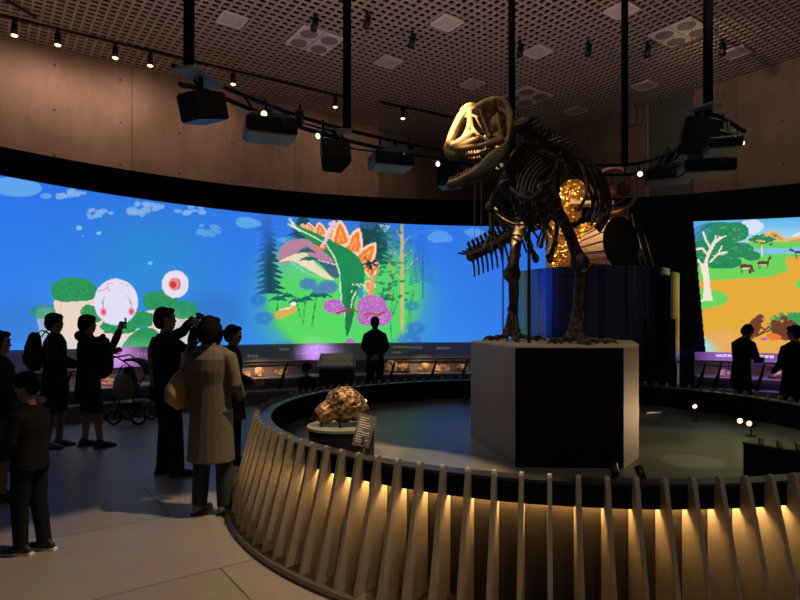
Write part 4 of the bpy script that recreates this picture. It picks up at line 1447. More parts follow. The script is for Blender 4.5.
sg_ = thing('label_sign', 'tilted dark label sign with pale text in front of the meteorite', 'sign', (*W(366, 455, 4.25).xy, STAGE))
c4 = [W(351.7, 445, 4.2), W(368.5, 448.5, 4.2), W(377, 417.5, 4.36), W(359.5, 413, 4.36)]
nn = (c4[1] - c4[0]).cross(c4[3] - c4[0]).normalized()
bm = bmesh.new(); slab(bm, c4, nn, .012)
obj('panel', bm, mat('dark_brown_sign_board', (.022, .017, .015), .6), sg_)
bm = bmesh.new()
for k in range(11):
    t = .88 - .075 * k
    wdt = (.5, .35, .62, .7, .66, .3, .7, .72, .6, .72, .4)[k]
    a_ = c4[0].lerp(c4[3], t); b_ = c4[1].lerp(c4[2], t)
    p0 = a_.lerp(b_, .12); p1 = a_.lerp(b_, .12 + wdt)
    th = (c4[3] - c4[0]).normalized() * (.006 if k not in (3, 6) else .009)
    m_ = int(wdt * 22)
    for j in range(m_):
        q0 = p0.lerp(p1, j / m_); q1 = p0.lerp(p1, (j + .72) / m_)
        off = nn * .0075
        bm.faces.new([bm.verts.new(q + off) for q in (q0 - th * .5, q1 - th * .5, q1 + th * .5, q0 + th * .5)])
obj('text', bm, mat('pale_sign_text', (.6, .58, .52), .6), sg_)
bm = bmesh.new(); pb = c4[0].lerp(c4[1], .7); loft(bm, [Vector((pb.x, pb.y + .01, STAGE)), pb + Vector((0, .01, .08))], .009, 8, round_ends=False)
obj('post', bm, mat('grey_steel_post', (.3, .29, .27), .4, .6), sg_)

def floor_lamp(x, y, Y, tgt, label, heads=1, on=True, energy=1.0):
    p = W(x, y, Y)
    t = thing('floor_spotlight', label, 'spotlight', (p.x, p.y, STAGE), 0, 'small spotlights on the stage')
    bm = bmesh.new(); prism(bm, [(p.x + .05 * math.sin(i * .5236), p.y + .05 * math.cos(i * .5236)) for i in range(12)], STAGE, STAGE + .008)
    obj('base', bm, M_black, t)
    bm = bmesh.new(); loft(bm, [(p.x, p.y, STAGE), (p.x, p.y, p.z - .01)], .007, 6, round_ends=False)
    obj('stem', bm, M_black, t)
    for h in range(heads):
        q = p + Vector((-.07 * h, .03 * h, .02 * h))
        d = (Vector(tgt) - q).normalized()
        bm = bmesh.new(); loft(bm, [q - d * .06, q + d * .03], [.024, .03], 12, round_ends=False)
        hd = obj('lamp_head', bm, M_black, t, True)
        if on:
            bm = bmesh.new(); loft(bm, [q + d * .028, q + d * .034], .024, 12, round_ends=False)
            obj('lens', bm, M_bulb, hd)
            lamp('SPOT', q + d * .05, energy, WARM, tgt, spot_size=math.radians(50), spot_blend=.5, shadow_soft_size=.015)
    return t
def stage_pt(x, y):
    return px_at_z(x, y, STAGE).y
floor_lamp(696, 408, stage_pt(698, 421), (1.5, 5.0, 2.2), 'small lit black spotlight on a stem, left of the twin one', 1, True, 14)
floor_lamp(751, 424, stage_pt(751, 436), (1.8, 4.5, 1.0), 'twin-headed lit spotlight on a stem near the ramp parapet', 2, True, 22)
floor_lamp(365, 401, stage_pt(368, 412), (MX.x + .05, MX.y - .1, MX.z + .2), 'small lit spotlight right behind the meteorite', 1, True, 2)
floor_lamp(451, 387, stage_pt(451, 396), (1.2, 6, 2), 'unlit black spotlight by the rear parapet', 1, False)
floor_lamp(466, 397, stage_pt(465, 404), (1.2, 5, 2), 'unlit pale-edged spotlight beside the left pedestal face', 1, False)
floor_lamp(614, 468, stage_pt(618, 480), (1.4, 5, 2.2), 'small angled spotlight at the foot of the black pedestal face', 1, False)
floor_lamp(640, 471, stage_pt(644, 482), (1.4, 5, 2.2), 'small angled spotlight at the pedestal front right corner', 1, False)
# beam that draws the warm wedge on the stage
lamp('SPOT', (3.6, 3.2, 6.4), 260, WARM2, (2.25, 4.42, STAGE), spot_size=math.radians(4.5), spot_blend=.3, shadow_soft_size=.02)
# greenish-yellow wash on the right part of the stage
lamp('SPOT', (3.4, 5.2, 5.6), 130, (.9, .78, .36), (2.9, 5.0, STAGE), spot_size=math.radians(36), spot_blend=1.0, shadow_soft_size=.1)
lamp('SPOT', (.2, 5.6, 6.0), 60, (.45, .75, .75), (.5, 6.2, STAGE), spot_size=math.radians(36), spot_blend=1.0, shadow_soft_size=.1)

# ------------------------------------------------------------------ satellite on mirrored cylinder
CX, CY, CRr = 3.40, 10.3, 1.30
cyl = thing('mirror_cylinder', 'blue mirrored cylinder plinth carrying the gold-foil satellite', 'plinth', (CX, CY, 0))
def streaked_mirror():  # streaks in the base colour stand in for reflected screens
    m = bpy.data.materials.new('mirror_film_painted_reflections')
    m.use_nodes = True
    N, L = m.node_tree.nodes, m.node_tree.links
    b = N['Principled BSDF']
    b.inputs['Metallic'].default_value = 1.0
    b.inputs['Roughness'].default_value = 0.25
    tc = N.new('ShaderNodeTexCoord')
    mp = N.new('ShaderNodeMapping'); mp.inputs['Scale'].default_value = (5, 5, .25)
    L.new(tc.outputs['Object'], mp.inputs[0])
    nz = N.new('ShaderNodeTexNoise'); nz.inputs['Scale'].default_value = 1.6; nz.inputs['Detail'].default_value = 3
    L.new(mp.outputs[0], nz.inputs['Vector'])
    rp = N.new('ShaderNodeValToRGB')
    e = rp.color_ramp.elements
    e[0].position = .3; e[0].color = (.06, .05, .12, 1)
    e[1].position = .8; e[1].color = (.45, .55, .95, 1)
    k = e.new(.5); k.color = (.14, .15, .38, 1)
    k = e.new(.66); k.color = (.16, .13, .14, 1)
    L.new(nz.outputs['Fac'], rp.inputs[0]); L.new(rp.outputs[0], b.inputs['Base Color'])
    return m
M_mirror = streaked_mirror()
Z1 = 2.44; Z0 = .93
bm = bmesh.new()
lathe_arc(bm, CX, CY, [(CRr - .015, Z0), (CRr - .015, Z1), (CRr, Z1), (CRr, Z0)], 0, 2 * math.pi, 72, True)
obj('mirror_shell', bm, M_mirror, cyl, False)
bm = bmesh.new()
prism(bm, [(CX + (CRr - .016) * math.sin(2 * math.pi * i / 64), CY + (CRr - .016) * math.cos(2 * math.pi * i / 64)) for i in range(64)], Z1 - .04, Z1 - .005)
obj('deck', bm, mat('brown_plinth_deck', (.10, .06, .035), .6), cyl)
bm = bmesh.new()
prism(bm, [(CX + 1.05 * math.sin(2 * math.pi * i / 64), CY + 1.05 * math.cos(2 * math.pi * i / 64)) for i in range(64)], 0, Z1 - .04)
obj('core', bm, M_matte, cyl)
bm = bmesh.new()
lathe_arc(bm, CX, CY, [(CRr + .13, .86), (CRr + .13, 2.36), (CRr + .145, 2.36), (CRr + .145, .86)], math.radians(68), math.radians(140), 20)
obj('outer_film', bm, M_mirror, cyl)
bm = bmesh.new()
aa = math.radians(66)
loft(bm, [(CX + 1.48 * math.sin(1.75), CY + 1.48 * math.cos(1.75), 0), (CX + 1.48 * math.sin(1.75), CY + 1.48 * math.cos(1.75), 2.38)], .02, 8)
obj('edge_post', bm, mat('pale_edge_strip', (.5, .5, .35), .3, .3, emit=(.6, .6, .35), estr=.1), cyl)
# dark slender post to the right of the cylinder
bm = bmesh.new()
p = W(671, 327, 8.95)
box(bm, (p.x, p.y, .8), (.10, .10, 1.6), bev=.01)
tag(obj('bollard', bm, M_black), 'slim black post in front of the right edge of the mirrored cylinder', 'post')

sat = thing('satellite', 'gold-foil satellite model with engine cone and round dish on the mirrored cylinder', 'satellite', (CX - .2, CY, Z1))
SYd = 10.3
def S(x, y, dY=0.0):
    return W(x, y, SYd + dY)
# crumpled foil body
def foil(c, r, seed, name='foil_body'):
    bm = bmesh.new()
    bmesh.ops.create_cube(bm, size=2.0)
    bmesh.ops.subdivide_edges(bm, edges=bm.edges[:], cuts=26, use_grid_fill=True)
    off = Vector((seed, seed * 2.3, 0))
    for v in bm.verts:
        n_ = v.co.normalized() * 1.35
        p0 = v.co.lerp(n_, .35)
        vv = noise.voronoi(p0 * 3.2 + off)[0]
        k = 1 + .08 * noise.fractal(p0 * 3 + off, 1.0, 2.0, 4) + .10 * (vv[1] - vv[0]) + .05 * noise.noise(p0 * 9 + off)
        v.co = Vector(c) + Vector((p0.x * r[0] * k, p0.y * r[1] * k, p0.z * r[2] * k))
    return obj(name, bm, M_gold, sat, False)
foil(S(575, 250, .1), (.30, .3, .32), 1)
foil(S(558, 258, -.1), (.17, .2, .19), 2)
foil(S(556, 232, 0), (.16, .2, .26), 3)
foil(S(566, 205, .1), (.22, .22, .28), 4)
foil(S(580, 190, .1), (.28, .2, .14), 5)
foil(S(590, 238, .1), (.22, .25, .22), 6)
foil(S(592, 262, -.2), (.2, .1, .07), 7)
bm = bmesh.new(); box(bm, S(590, 204, -.1), (.75, .3, .06), bev=.01)
obj('cross_beam', bm, mat('pale_grey_beam', (.4, .36, .33), .5), sat)
bm = bmesh.new(); box(bm, S(610, 222, .2), (.6, .3, .5), bev=.02)
obj('equipment_box', bm, mat('tan_equipment_box', (.34, .22, .15), .6), sat)
# engine cone: pale shell with dark bars opening to a black mouth
c0_ = S(590, 249, -.05); c1_ = S(621, 243, -.62)
ax = (c1_ - c0_).normalized()
bm = bmesh.new()
s_, u_ = frame_for(ax)
n = 40
r0, r1 = .30, .45
ra, rb = [], []
for i in range(n):
    a_ = 2 * math.pi * i / n
    ra.append(bm.verts.new(c0_ + (s_ * math.cos(a_) + u_ * math.sin(a_)) * r0))
    rb.append(bm.verts.new(c1_ + (s_ * math.cos(a_) + u_ * math.sin(a_)) * r1))
for i in range(n):
    bm.faces.new((ra[i], ra[(i + 1) % n], rb[(i + 1) % n], rb[i]))
bm.faces.new(ra[::-1])
cone = obj('engine_cone', bm, mat('cream_engine_shell', (.5, .42, .33), .55), sat, True)
bm = bmesh.new()
loft(bm, [c1_ - ax * .03, c1_ + ax * .02], [r1 * .98, r1 * .99], 40, round_ends=False)
obj('cone_mouth', bm, M_matte, cone)
for i in range(18):
    a_ = 2 * math.pi * i / 18
    d_ = s_ * math.cos(a_) + u_ * math.sin(a_)
    bm = bmesh.new(); loft(bm, [c0_ + d_ * (r0 + .004), c1_ + d_ * (r1 + .004)], .010, 5, round_ends=False)
    obj('cone_bar', bm, M_black, cone)
# round dish with spokes
dc = S(613, 190, -.15)
bm = bmesh.new()
fwd = Vector((-.35, -.92, -.1)).normalized()
s_, u_ = frame_for(fwd)
Rr_ = .39
n = 48
loft_pts = [dc + (s_ * math.cos(2 * math.pi * i / n) + u_ * math.sin(2 * math.pi * i / n)) * Rr_ for i in range(n + 1)]
loft(bm, loft_pts, .030, 8)
dish = obj('dish_ring', bm, mat('brown_dish_frame', (.34, .21, .12), .4, .2), sat, True)
for rr_, th_ in ((.62, .010), (.36, .010)):
    bm = bmesh.new()
    loft(bm, [dc - fwd * .03 + (s_ * math.cos(2 * math.pi * i / n) + u_ * math.sin(2 * math.pi * i / n)) * Rr_ * rr_ for i in range(n + 1)], th_, 6)
    obj('inner_ring', bm, mat('brown_dish_frame', (.22, .14, .09), .4, .3), dish, True)
bm = bmesh.new()
ball(bm, dc - fwd * .05 - s_ * .17, (.13, .03, .13), 16)
obj('small_reflector', bm, mat('ochre_reflector', (.20, .12, .07), .5, .2), dish, True)
for i in range(6):
    a_ = math.pi * i / 3 + .4
    bm = bmesh.new(); loft(bm, [dc + fwd * .01, dc + (s_ * math.cos(a_) + u_ * math.sin(a_)) * Rr_], .012, 6, round_ends=False)
    obj('spoke', bm, M_darkgrey, dish)
bm = bmesh.new(); ball(bm, dc + fwd * .04, (.07, .07, .09), 12)
obj('feed_horn', bm, mat('orange_feed_horn', (.6, .25, .1), .5), dish, True)
# dark wing panel and thin struts at the right side
bm = bmesh.new()
slab(bm, [S(621, 213, .3), S(640, 213, .3), S(652, 268, .0), S(630, 268, .0)], (0, 1, 0), .05)
obj('wing_panel', bm, M_black, sat)
for x0, y0, x1_, y1_ in ((632, 214, 641, 268), (637, 233, 647, 268), (645, 236, 654, 268)):
    bm = bmesh.new(); loft(bm, [S(x0, y0, -.12), S(x1_, y1_, -.12)], .012, 6)
    obj('strut', bm, mat('pale_strut', (.5, .45, .38), .4, .3), sat)

# ------------------------------------------------------------------ hanging truss ring with speakers, projectors and spots
ZT = 3.65
s_t = ZT - EYE
P1 = Vector((-.844 * s_t, 2.3 * s_t, ZT)); P2 = Vector((-.276 * s_t, 2.995 * s_t, ZT)); P5 = Vector((.69 * s_t, 3.55 * s_t, ZT)); P3 = Vector((1.43 * s_t, 3.66 * s_t, ZT)); P4 = Vector((1.489 * s_t, 2.78 * s_t, ZT))
truss = thing('lighting_truss', 'curved black lighting truss hung from the ceiling above the skeleton', 'truss', (P2.x, P2.y, ZT))
path = catmull([W(165, 62, 4.3), P1, P1.lerp(P2, .5) + Vector((-.03, .1, 0)), P2, P2.lerp(P5, .5) + Vector((-.02, .1, 0)), P5, P3, P3.lerp(P4, .45) + Vector((.32, .05, 0)), P4, P4 + Vector((.24, -.22, -.24))], 8)
n = len(path)
off_p = []
for i, p in enumerate(path):
    tg = (path[min(n - 1, i + 1)] - path[max(0, i - 1)]).normalized()
    sd = Vector((tg.y, -tg.x, 0))
    off_p.append(p + sd * .12 + Vector((0, 0, -.16)))
bm = bmesh.new(); loft(bm, path[5:], .021, 8); obj('upper_rail', bm, M_black, truss, True)
bm = bmesh.new(); loft(bm, off_p[0:-3], .021, 8); obj('lower_rail', bm, M_black, truss, True)
for i in range(8, n - 4, 5):
    bm = bmesh.new(); loft(bm, [path[i], off_p[i]], .015, 6); obj('cross_bar', bm, M_black, truss, True)
for P in (P1, P2, P5, P3, P4):
    bm = bmesh.new(); loft(bm, [P - Vector((0, 0, .02)), (P.x, P.y, CEIL + .05)], .045, 12, round_ends=False)
    obj('hanger_pole', bm, M_matte, truss, True)
bm = bmesh.new()
cb = catmull([W(243, 95, 5.2), W(268, 104, 5.3), W(300, 122, 5.7), W(335, 133, 6.0), W(350, 148, 6.1), W(420, 156, 6.8), W(446, 160, 7.0)], 6)
loft(bm, cb, .009, 6); obj('cable', bm, M_black, truss, True)

def arm_to_truss(c, top, t):
    best = min([p_ for p_ in path[5:]] + [p_ for p_ in off_p[:-3]], key=lambda p_: (p_.xy - Vector(c).xy).length)
    a_ = Vector((c[0], c[1], top))
    bm = bmesh.new()
    loft(bm, [a_, Vector((best.x, best.y, max(best.z + .03, top))), best], .016, 6)
    obj('hanging_arm', bm, M_black, t)
def speaker(c, yaw, pitch, size, label, plate=None):
    t = thing('loudspeaker', label, 'loudspeaker', c, 0, 'loudspeakers under the truss')
    R3 = Matrix.Rotation(yaw, 3, 'Z') @ Matrix.Rotation(pitch, 3, 'X')
    w, d, h = size
    bm = bmesh.new()
    pl = [(-w / 2, -d / 2), (w / 2, -d / 2), (w * .5, -d * .1), (w * .34, d * .5), (-w * .34, d * .5), (-w * .5, -d * .1)]
    prism(bm, pl, -h / 2, h / 2)
    bmesh.ops.bevel(bm, geom=bm.edges[:], offset=.012, segments=2, affect='EDGES')
    bm.transform(R3.to_4x4()); bmesh.ops.translate(bm, verts=bm.verts[:], vec=c)
    obj('cabinet', bm, M_black, t)
    bm = bmesh.new(); box(bm, (0, -d / 2 - .004, 0), (w * .92, .012, h * .9), bev=.004)
    bm.transform(R3.to_4x4()); bmesh.ops.translate(bm, verts=bm.verts[:], vec=c)
    obj('grille', bm, mat('dark_speaker_grille', (.035, .03, .028), .7, 0, .3, 60, .4), t)
    bm = bmesh.new(); loft(bm, [Vector(c) + Vector((0, 0, h * .3)), Vector(c) + Vector((0, 0, h * .5 + .16))], .02, 8)
    obj('bracket', bm, M_black, t)
    arm_to_truss(c, c[2] + h * .5 + .15, t)
    if plate:
        bm = bmesh.new(); box(bm, Vector(c) + Vector((plate[2] if len(plate) > 2 else 0, .02, h * .5 + .15)), (plate[0], plate[1], .02), rz=yaw * .5, bev=.004)
        obj('mounting_plate', bm, mat('light_grey_mounting_plate', (.45, .47, .5), .5), t)
    return t
def projector(c, yaw, size, label, lens=True, plate=True):
    t = thing('projector', label, 'projector', c, 0, 'projectors under the truss')
    R4 = Matrix.Translation(Vector(c)) @ Matrix.Rotation(yaw, 4, 'Z')
    w, d, h = size
    bm = bmesh.new(); box(bm, (0, 0, 0), size, bev=.02); bm.transform(R4)
    obj('body', bm, M_black, t)
    bm = bmesh.new(); box(bm, (0, 0, -h / 2 - .008), (w * .9, d * .9, .016), bev=.004); bm.transform(R4)
    obj('base_plate', bm, mat('pale_grey_projector_base', (.42, .46, .48), .5), t)
    bm = bmesh.new()
    loft(bm, [(w * .2, -d / 2 + .01, 0), (w * .2, -d / 2 - .05, 0)], [h * .35, h * .32], 16, round_ends=False); bm.transform(R4)
    obj('lens', bm, mat('glossy_lens_glass', (.02, .02, .04), .08), t, True)
    bm = bmesh.new()
    loft(bm, [(0, 0, h / 2), (0, 0, h / 2 + .14)], .025, 8, round_ends=False)
    if plate:
        box(bm, (0, 0, h / 2 + .05), (w * .8, d * .3, .05), bev=.005)
    bm.transform(R4)
    obj('bracket', bm, mat('steel_grey_bracket', (.22, .25, .3), .5, .3), t)
    arm_to_truss(c, c[2] + h * .5 + .13, t)
    return t
speaker(W(201, 108, 4.75), 2.6, -.25, (.30, .30, .22), 'wedge-shaped black loudspeaker hung at the left end of the truss', (.42, .2, -.02))
projector(W(270, 130, 5.3), .35, (.46, .36, .14), 'black projector with blue-lit base, left of the second loudspeaker')
speaker(W(334, 156, 6.0), .35, -.35, (.30, .26, .24), 'black loudspeaker hung beside the second hanger pole', (.36, .14))
projector(W(391, 161, 6.5), .3, (.46, .36, .15), 'black projector with grey base, hung left of the skull')
projector(W(450, 176, 7.1), 1.2, (.24, .28, .26), 'small dark projector partly behind the jaw of the skull')
projector(W(667, 176, 7.3), -.45, (.52, .4, .14), 'black projector hung right of the satellite dish')
speaker(W(700, 137, 5.8), -1.9, -.2, (.44, .34, .26), 'large black loudspeaker at the right-hand hanger pole', (.4, .2))
projector(W(722, 146, 5.65), -.3, (.30, .36, .10), 'black projector touching the large loudspeaker at right')
projector(W(706, 168, 6.3), -.2, (.52, .34, .13), 'black projector with pale base under the large right loudspeaker')

def truss_spot(c, d, label, m=None, energy=0, col=WARM, r=.045, glow=True):
    t = thing('truss_spotlight', label, 'spotlight', c, 0, 'spotlights on the truss')
    d = Vector(d).normalized(); c = Vector(c)
    bm = bmesh.new(); loft(bm, [c - d * .13, c - d * .03, c], [r * .7, r, r], 14, round_ends=False)
    hd = obj('lamp_head', bm, M_black, t, True)
    bm = bmesh.new(); loft(bm, [c - d * .08, c - d * .08 + Vector((0, 0, .14))], .012, 6)
    obj('yoke', bm, M_black, t)
    if glow:
        bm = bmesh.new(); loft(bm, [c - d * .004, c + d * .004], r * .8, 14, round_ends=False)
        obj('lens', bm, m or M_bulb, hd)
    if energy:
        lamp('SPOT', c + d * .03, energy, col, c + d * 3, spot_size=math.radians(60), spot_blend=.6, shadow_soft_size=.03)
truss_spot(W(264, 114, 5.2), (.05, -1, -.15), 'brightly glowing spotlight above the left projector', M_bulb, 0, r=.035)
truss_spot(W(318, 136, 5.8), (-.5, -.7, -.45), 'small glowing spotlight just left of the second loudspeaker', None, 0, r=.035)
truss_spot(W(376, 153, 6.4), (-.5, -.7, -.45), 'small glowing spotlight just left of the skull-side projector', None, 0, r=.035)
truss_spot(W(438, 164, 6.9), (-.6, -.7, -.3), 'small cool glowing spotlight left of the lower jaw', M_bulbw, 0, r=.035)
truss_spot(W(640, 174, 7.2), (-.2, -1, -.1), 'brightly glowing warm spotlight between dish and right projector', M_bulb, 0, r=.04)
truss_spot(W(743, 143, 5.7), (.2, -1, -.15), 'white starlike spotlight at the right end of the truss', M_bulbw, 0, r=.022)
truss_spot(W(299, 111, 5.6), (0, -.5, .6), 'unlit spotlight standing on top of the truss, left one', None, 0, r=.045, glow=False)
truss_spot(W(412, 143, 6.7), (.3, -.5, .6), 'unlit spotlight standing on top of the truss near the skull', None, 0, r=.045, glow=False)
truss_spot(W(672, 152, 6.9), (.3, -.5, .6), 'unlit spotlight on the truss above the right projector', None, 0, r=.045, glow=False)

# ------------------------------------------------------------------ track lights along the left wall
def ceil_pt(x, y, z=CEIL):
    return W(x, y, F * (z - EYE) / (HOR - y))
def track(x0, y0, x1, y1, label):
    a_, b_ = ceil_pt(x0, y0, CEIL - .03), ceil_pt(x1, y1, CEIL - .03)
    bm = bmesh.new()
    d = (b_ - a_).normalized()
    box(bm, (a_ + b_) / 2, ((b_ - a_).length, .05, .04), rz=math.atan2(d.y, d.x))
    tag(obj('ceiling_track', bm, M_black), label, 'light track')
    return a_, b_
trk = [track(-40, 6, 345, 97, 'long black light track along the concrete wall at left'), track(380, 102, 456, 118, 'short black light track on the ceiling left of the skull')]
track(0, -4, 36, 18, 'black cable track crossing the ceiling in the upper left corner')
tl = [(14, 26, 'first from the left'), (57, 35, 'second from the left'), (116, 48, 'third from the left'), (151, 57, 'fourth from the left'), (234, 75, 'fifth from the left'), (335, 97, 'sixth, beside the second hanger pole'), (403, 112, 'alone on the short track')]
for x, y, w_ in tl:
    seg = trk[0] if x < 360 else trk[1]
    # mount under the track at this column
    a_, b_ = seg
    best = min((a_.lerp(b_, k / 200) for k in range(201)), key=lambda p_: abs(400 + F * p_.x / p_.y - x))
    t = thing('track_spotlight', 'small glowing black track spotlight by the left wall, ' + w_, 'spotlight', best, 0, 'track spotlights along the left wall')
    d = (B * .45 + Vector((0, 0, -1))).normalized()
    top = best + Vector((0, 0, -.02))
    bm = bmesh.new(); box(bm, top - Vector((0, 0, .03)), (.07, .07, .06), rz=RZ, bev=.01)
    obj('adapter', bm, M_black, t)
    h0 = top + Vector((0, 0, -.07))
    bm = bmesh.new(); loft(bm, [h0, h0 + Vector((0, 0, -.20))], [.05, .055], 14, round_ends=False)
    hd = obj('lamp_head', bm, M_black, t, True)
    bm = bmesh.new(); ball(bm, h0 + Vector((0, 0, -.205)), (.055, .055, .025), 14)
    obj('lens', bm, M_bulb, hd, True)
    lamp('SPOT', h0 + Vector((0, 0, -.25)), 28, (1.0, .72, .52), h0 + B * 1.9 + Vector((0, 0, -2.6)), spot_size=math.radians(152), spot_blend=1.0, shadow_soft_size=.05)

# dark ceiling-mounted spots
for x, y, w_ in ((315, 14, 'above the left four-speaker panel'), (367, 12, 'right of the second hanger pole'), (412, 32, 'between the pole and the skull, above two square panels'), (520, 41, 'beside the middle hanger pole'), (588, 41, 'between two square ceiling panels, right of the middle pole'), (647, 42, 'left of the right four-speaker panel'), (722, 40, 'right of the rightmost hanger pole')):
    p = ceil_pt(x, y)
    t = thing('ceiling_spotlight', 'unlit dark ceiling spotlight ' + w_, 'spotlight', p, 0, 'dark ceiling spotlights')
    bm = bmesh.new(); loft(bm, [p + Vector((0, 0, .02)), p + Vector((0, 0, -.10))], .03, 8, round_ends=False); obj('stem', bm, M_black, t)
    bm = bmesh.new(); loft(bm, [p + Vector((.03, 0, -.08)), p + Vector((-.02, -.05, -.30))], [.05, .065], 12, round_ends=False); obj('lamp_head', bm, M_black, t, True)

# square panels and four-speaker panels let into the ceiling
def ceil_panel(x, y, w, d, label, quad=False):
    p = ceil_pt(x, y, CEIL - .01)
    nm = 'speaker_panel' if quad else 'ceiling_panel'
    t = thing(nm, label, 'ceiling speaker panel' if quad else 'ceiling panel', (p.x, p.y, p.z), RZ, 'four-speaker ceiling panels' if quad else 'square ceiling panels')
    R4 = Matrix.Translation(p) @ Matrix.Rotation(RZ, 4, 'Z')
    bm = bmesh.new()
    if quad:
        box(bm, (0, 0, 0), (w, d, .03), bev=.006)
    else:
        for sx, sy, ox, oy in ((w, .04, 0, d / 2), (w, .04, 0, -d / 2), (.04, d, w / 2, 0), (.04, d, -w / 2, 0)):
            box(bm, (ox, oy, 0), (sx, sy, .03))
    bm.transform(R4); obj('frame', bm, M_panel, t)
    if quad:
        for sx in (-1, 1):
            for sy in (-1, 1):
                bm = bmesh.new()
                n_ = 28
                prism(bm, [(sx * w * .25 + w * .19 * math.cos(2 * math.pi * i / n_), sy * d * .25 + d * .19 * math.sin(2 * math.pi * i / n_)) for i in range(n_)], -.026, -.016)
                bm.transform(R4); obj('speaker_disc', bm, M_panel2, t)
        bm = bmesh.new(); box(bm, (0, 0, -.0165), (.012, d, .004)); box(bm, (0, 0, -.0165), (w, .012, .004)); bm.transform(R4)
        obj('joint', bm, M_panel2, t)
    else:
        bm = bmesh.new(); box(bm, (0, 0, .0), (w - .04, d - .04, .012)); bm.transform(R4)
        obj('diffuser', bm, mat('grey_panel_diffuser', (.66, .58, .54), .6, 0, .1), t)
ceil_panel(314, 41, .86, .86, 'four-speaker ceiling panel left of the second hanger pole', True)
ceil_panel(681, 33, .84, .84, 'four-speaker ceiling panel between the two right hanger poles', True)
ceil_panel(526, 97, .95, .95, 'four-speaker ceiling panel behind the skull, right of it', True)
for x, y, lb in ((232, 20, 'square ceiling panel right of the leftmost hanger pole'), (388, 62, 'square ceiling panel nearest the long track light end'), (447, 23, 'square ceiling panel high above the skull'), (472, 84, 'small far square ceiling panel just above the skull'), (537, 52, 'square ceiling panel right of the middle hanger pole'), (622, 10, 'square ceiling panel crossed by the fourth hanger pole'), (645, 86, 'square ceiling panel right of the fourth pole, lower down'), (736, 53, 'square ceiling panel right of the rightmost pole'), (576, 111, 'far square ceiling panel above the rib cage')):
    ceil_panel(x, y, .42, .42, lb)
# wall-mounted boxes and two hanging wires near the right projectors
bm = bmesh.new()
for k in range(2):
    p = W(634 + 7 * k, 116, 14.6)
    box(bm, p, (.12, .1, .42), rz=RZ)
tag(obj('wall_bracket', bm, mat('pale_wall_bracket', (.32, .27, .23), .6)), 'pale twin bracket on the right wall beside the fourth hanger pole', 'bracket')
for x, y1_, Y, lb in ((692, 113, 5.9, 'thin pale wire left of the rightmost hanger pole'), (718, 100, 5.9, 'thin pale wire right of the rightmost hanger pole')):
    p = W(x, y1_, Y)
    bm = bmesh.new(); loft(bm, [p, (p.x, p.y, CEIL)], .004, 5, round_ends=False)
    tag(obj('suspension_wire', bm, mat('thin_steel_wire', (.4, .38, .35), .4, .6)), lb, 'wire')
# ------------------------------------------------------------------ visitors
M_skin = mat('visitor_skin', (.36, .22, .15), .55, 0, .06, 12)
M_hair = mat('black_hair', (.006, .005, .0045), .9, 0, .3, 40, .6, spec=.1)
def cloth(name, c, rough=.85):
    return mat(name, c, rough, 0, .12, 30, .25, spec=.2)

def hand(bm, wr, d, nrm, side, curl=.5, k=1.0):
    """palm, four unequal bent fingers and a thumb leaving the side of the palm"""
    d = d.normalized(); nrm = (nrm - d * nrm.dot(d)).normalized()
    lat = d.cross(nrm).normalized() * side
    palm_c = wr + d * .045 * k
    loft(bm, [wr - d * .01 * k, wr + d * .03 * k, wr + d * .085 * k], [(.026 * k, .020 * k), (.038 * k, .016 * k), (.040 * k, .014 * k)], 10, side=lat)
    for i, ln in enumerate((.068, .078, .072, .055)):
        o_ = wr + d * .08 * k + lat * (.028 - .0187 * i) * k
        a1 = curl * .7; a2 = curl * 1.5; a3 = curl * 2.1
        p = [o_ - d * .02 * k, o_]
        for a_, f_ in ((a1, .45), (a2, .32), (a3, .23)):
            p.append(p[-1] + (d * math.cos(a_) + nrm * math.sin(a_)) * ln * f_ * k)
        loft(bm, p, [.009 * k, .009 * k, .0088 * k, .008 * k, .007 * k], 7)
    o_ = wr + d * .02 * k + lat * .025 * k
    p = [o_ - lat * .01 * k, o_ + (lat * .6 + d * .6) * .03 * k + nrm * .01 * k, o_ + (lat * .55 + d * .85) * .055 * k + nrm * (.015 + .02 * curl) * k, o_ + (lat * .3 + d) * .075 * k + nrm * (.02 + .035 * curl) * k]
    loft(bm, p, [.013 * k, .011 * k, .010 * k, .008 * k], 8)

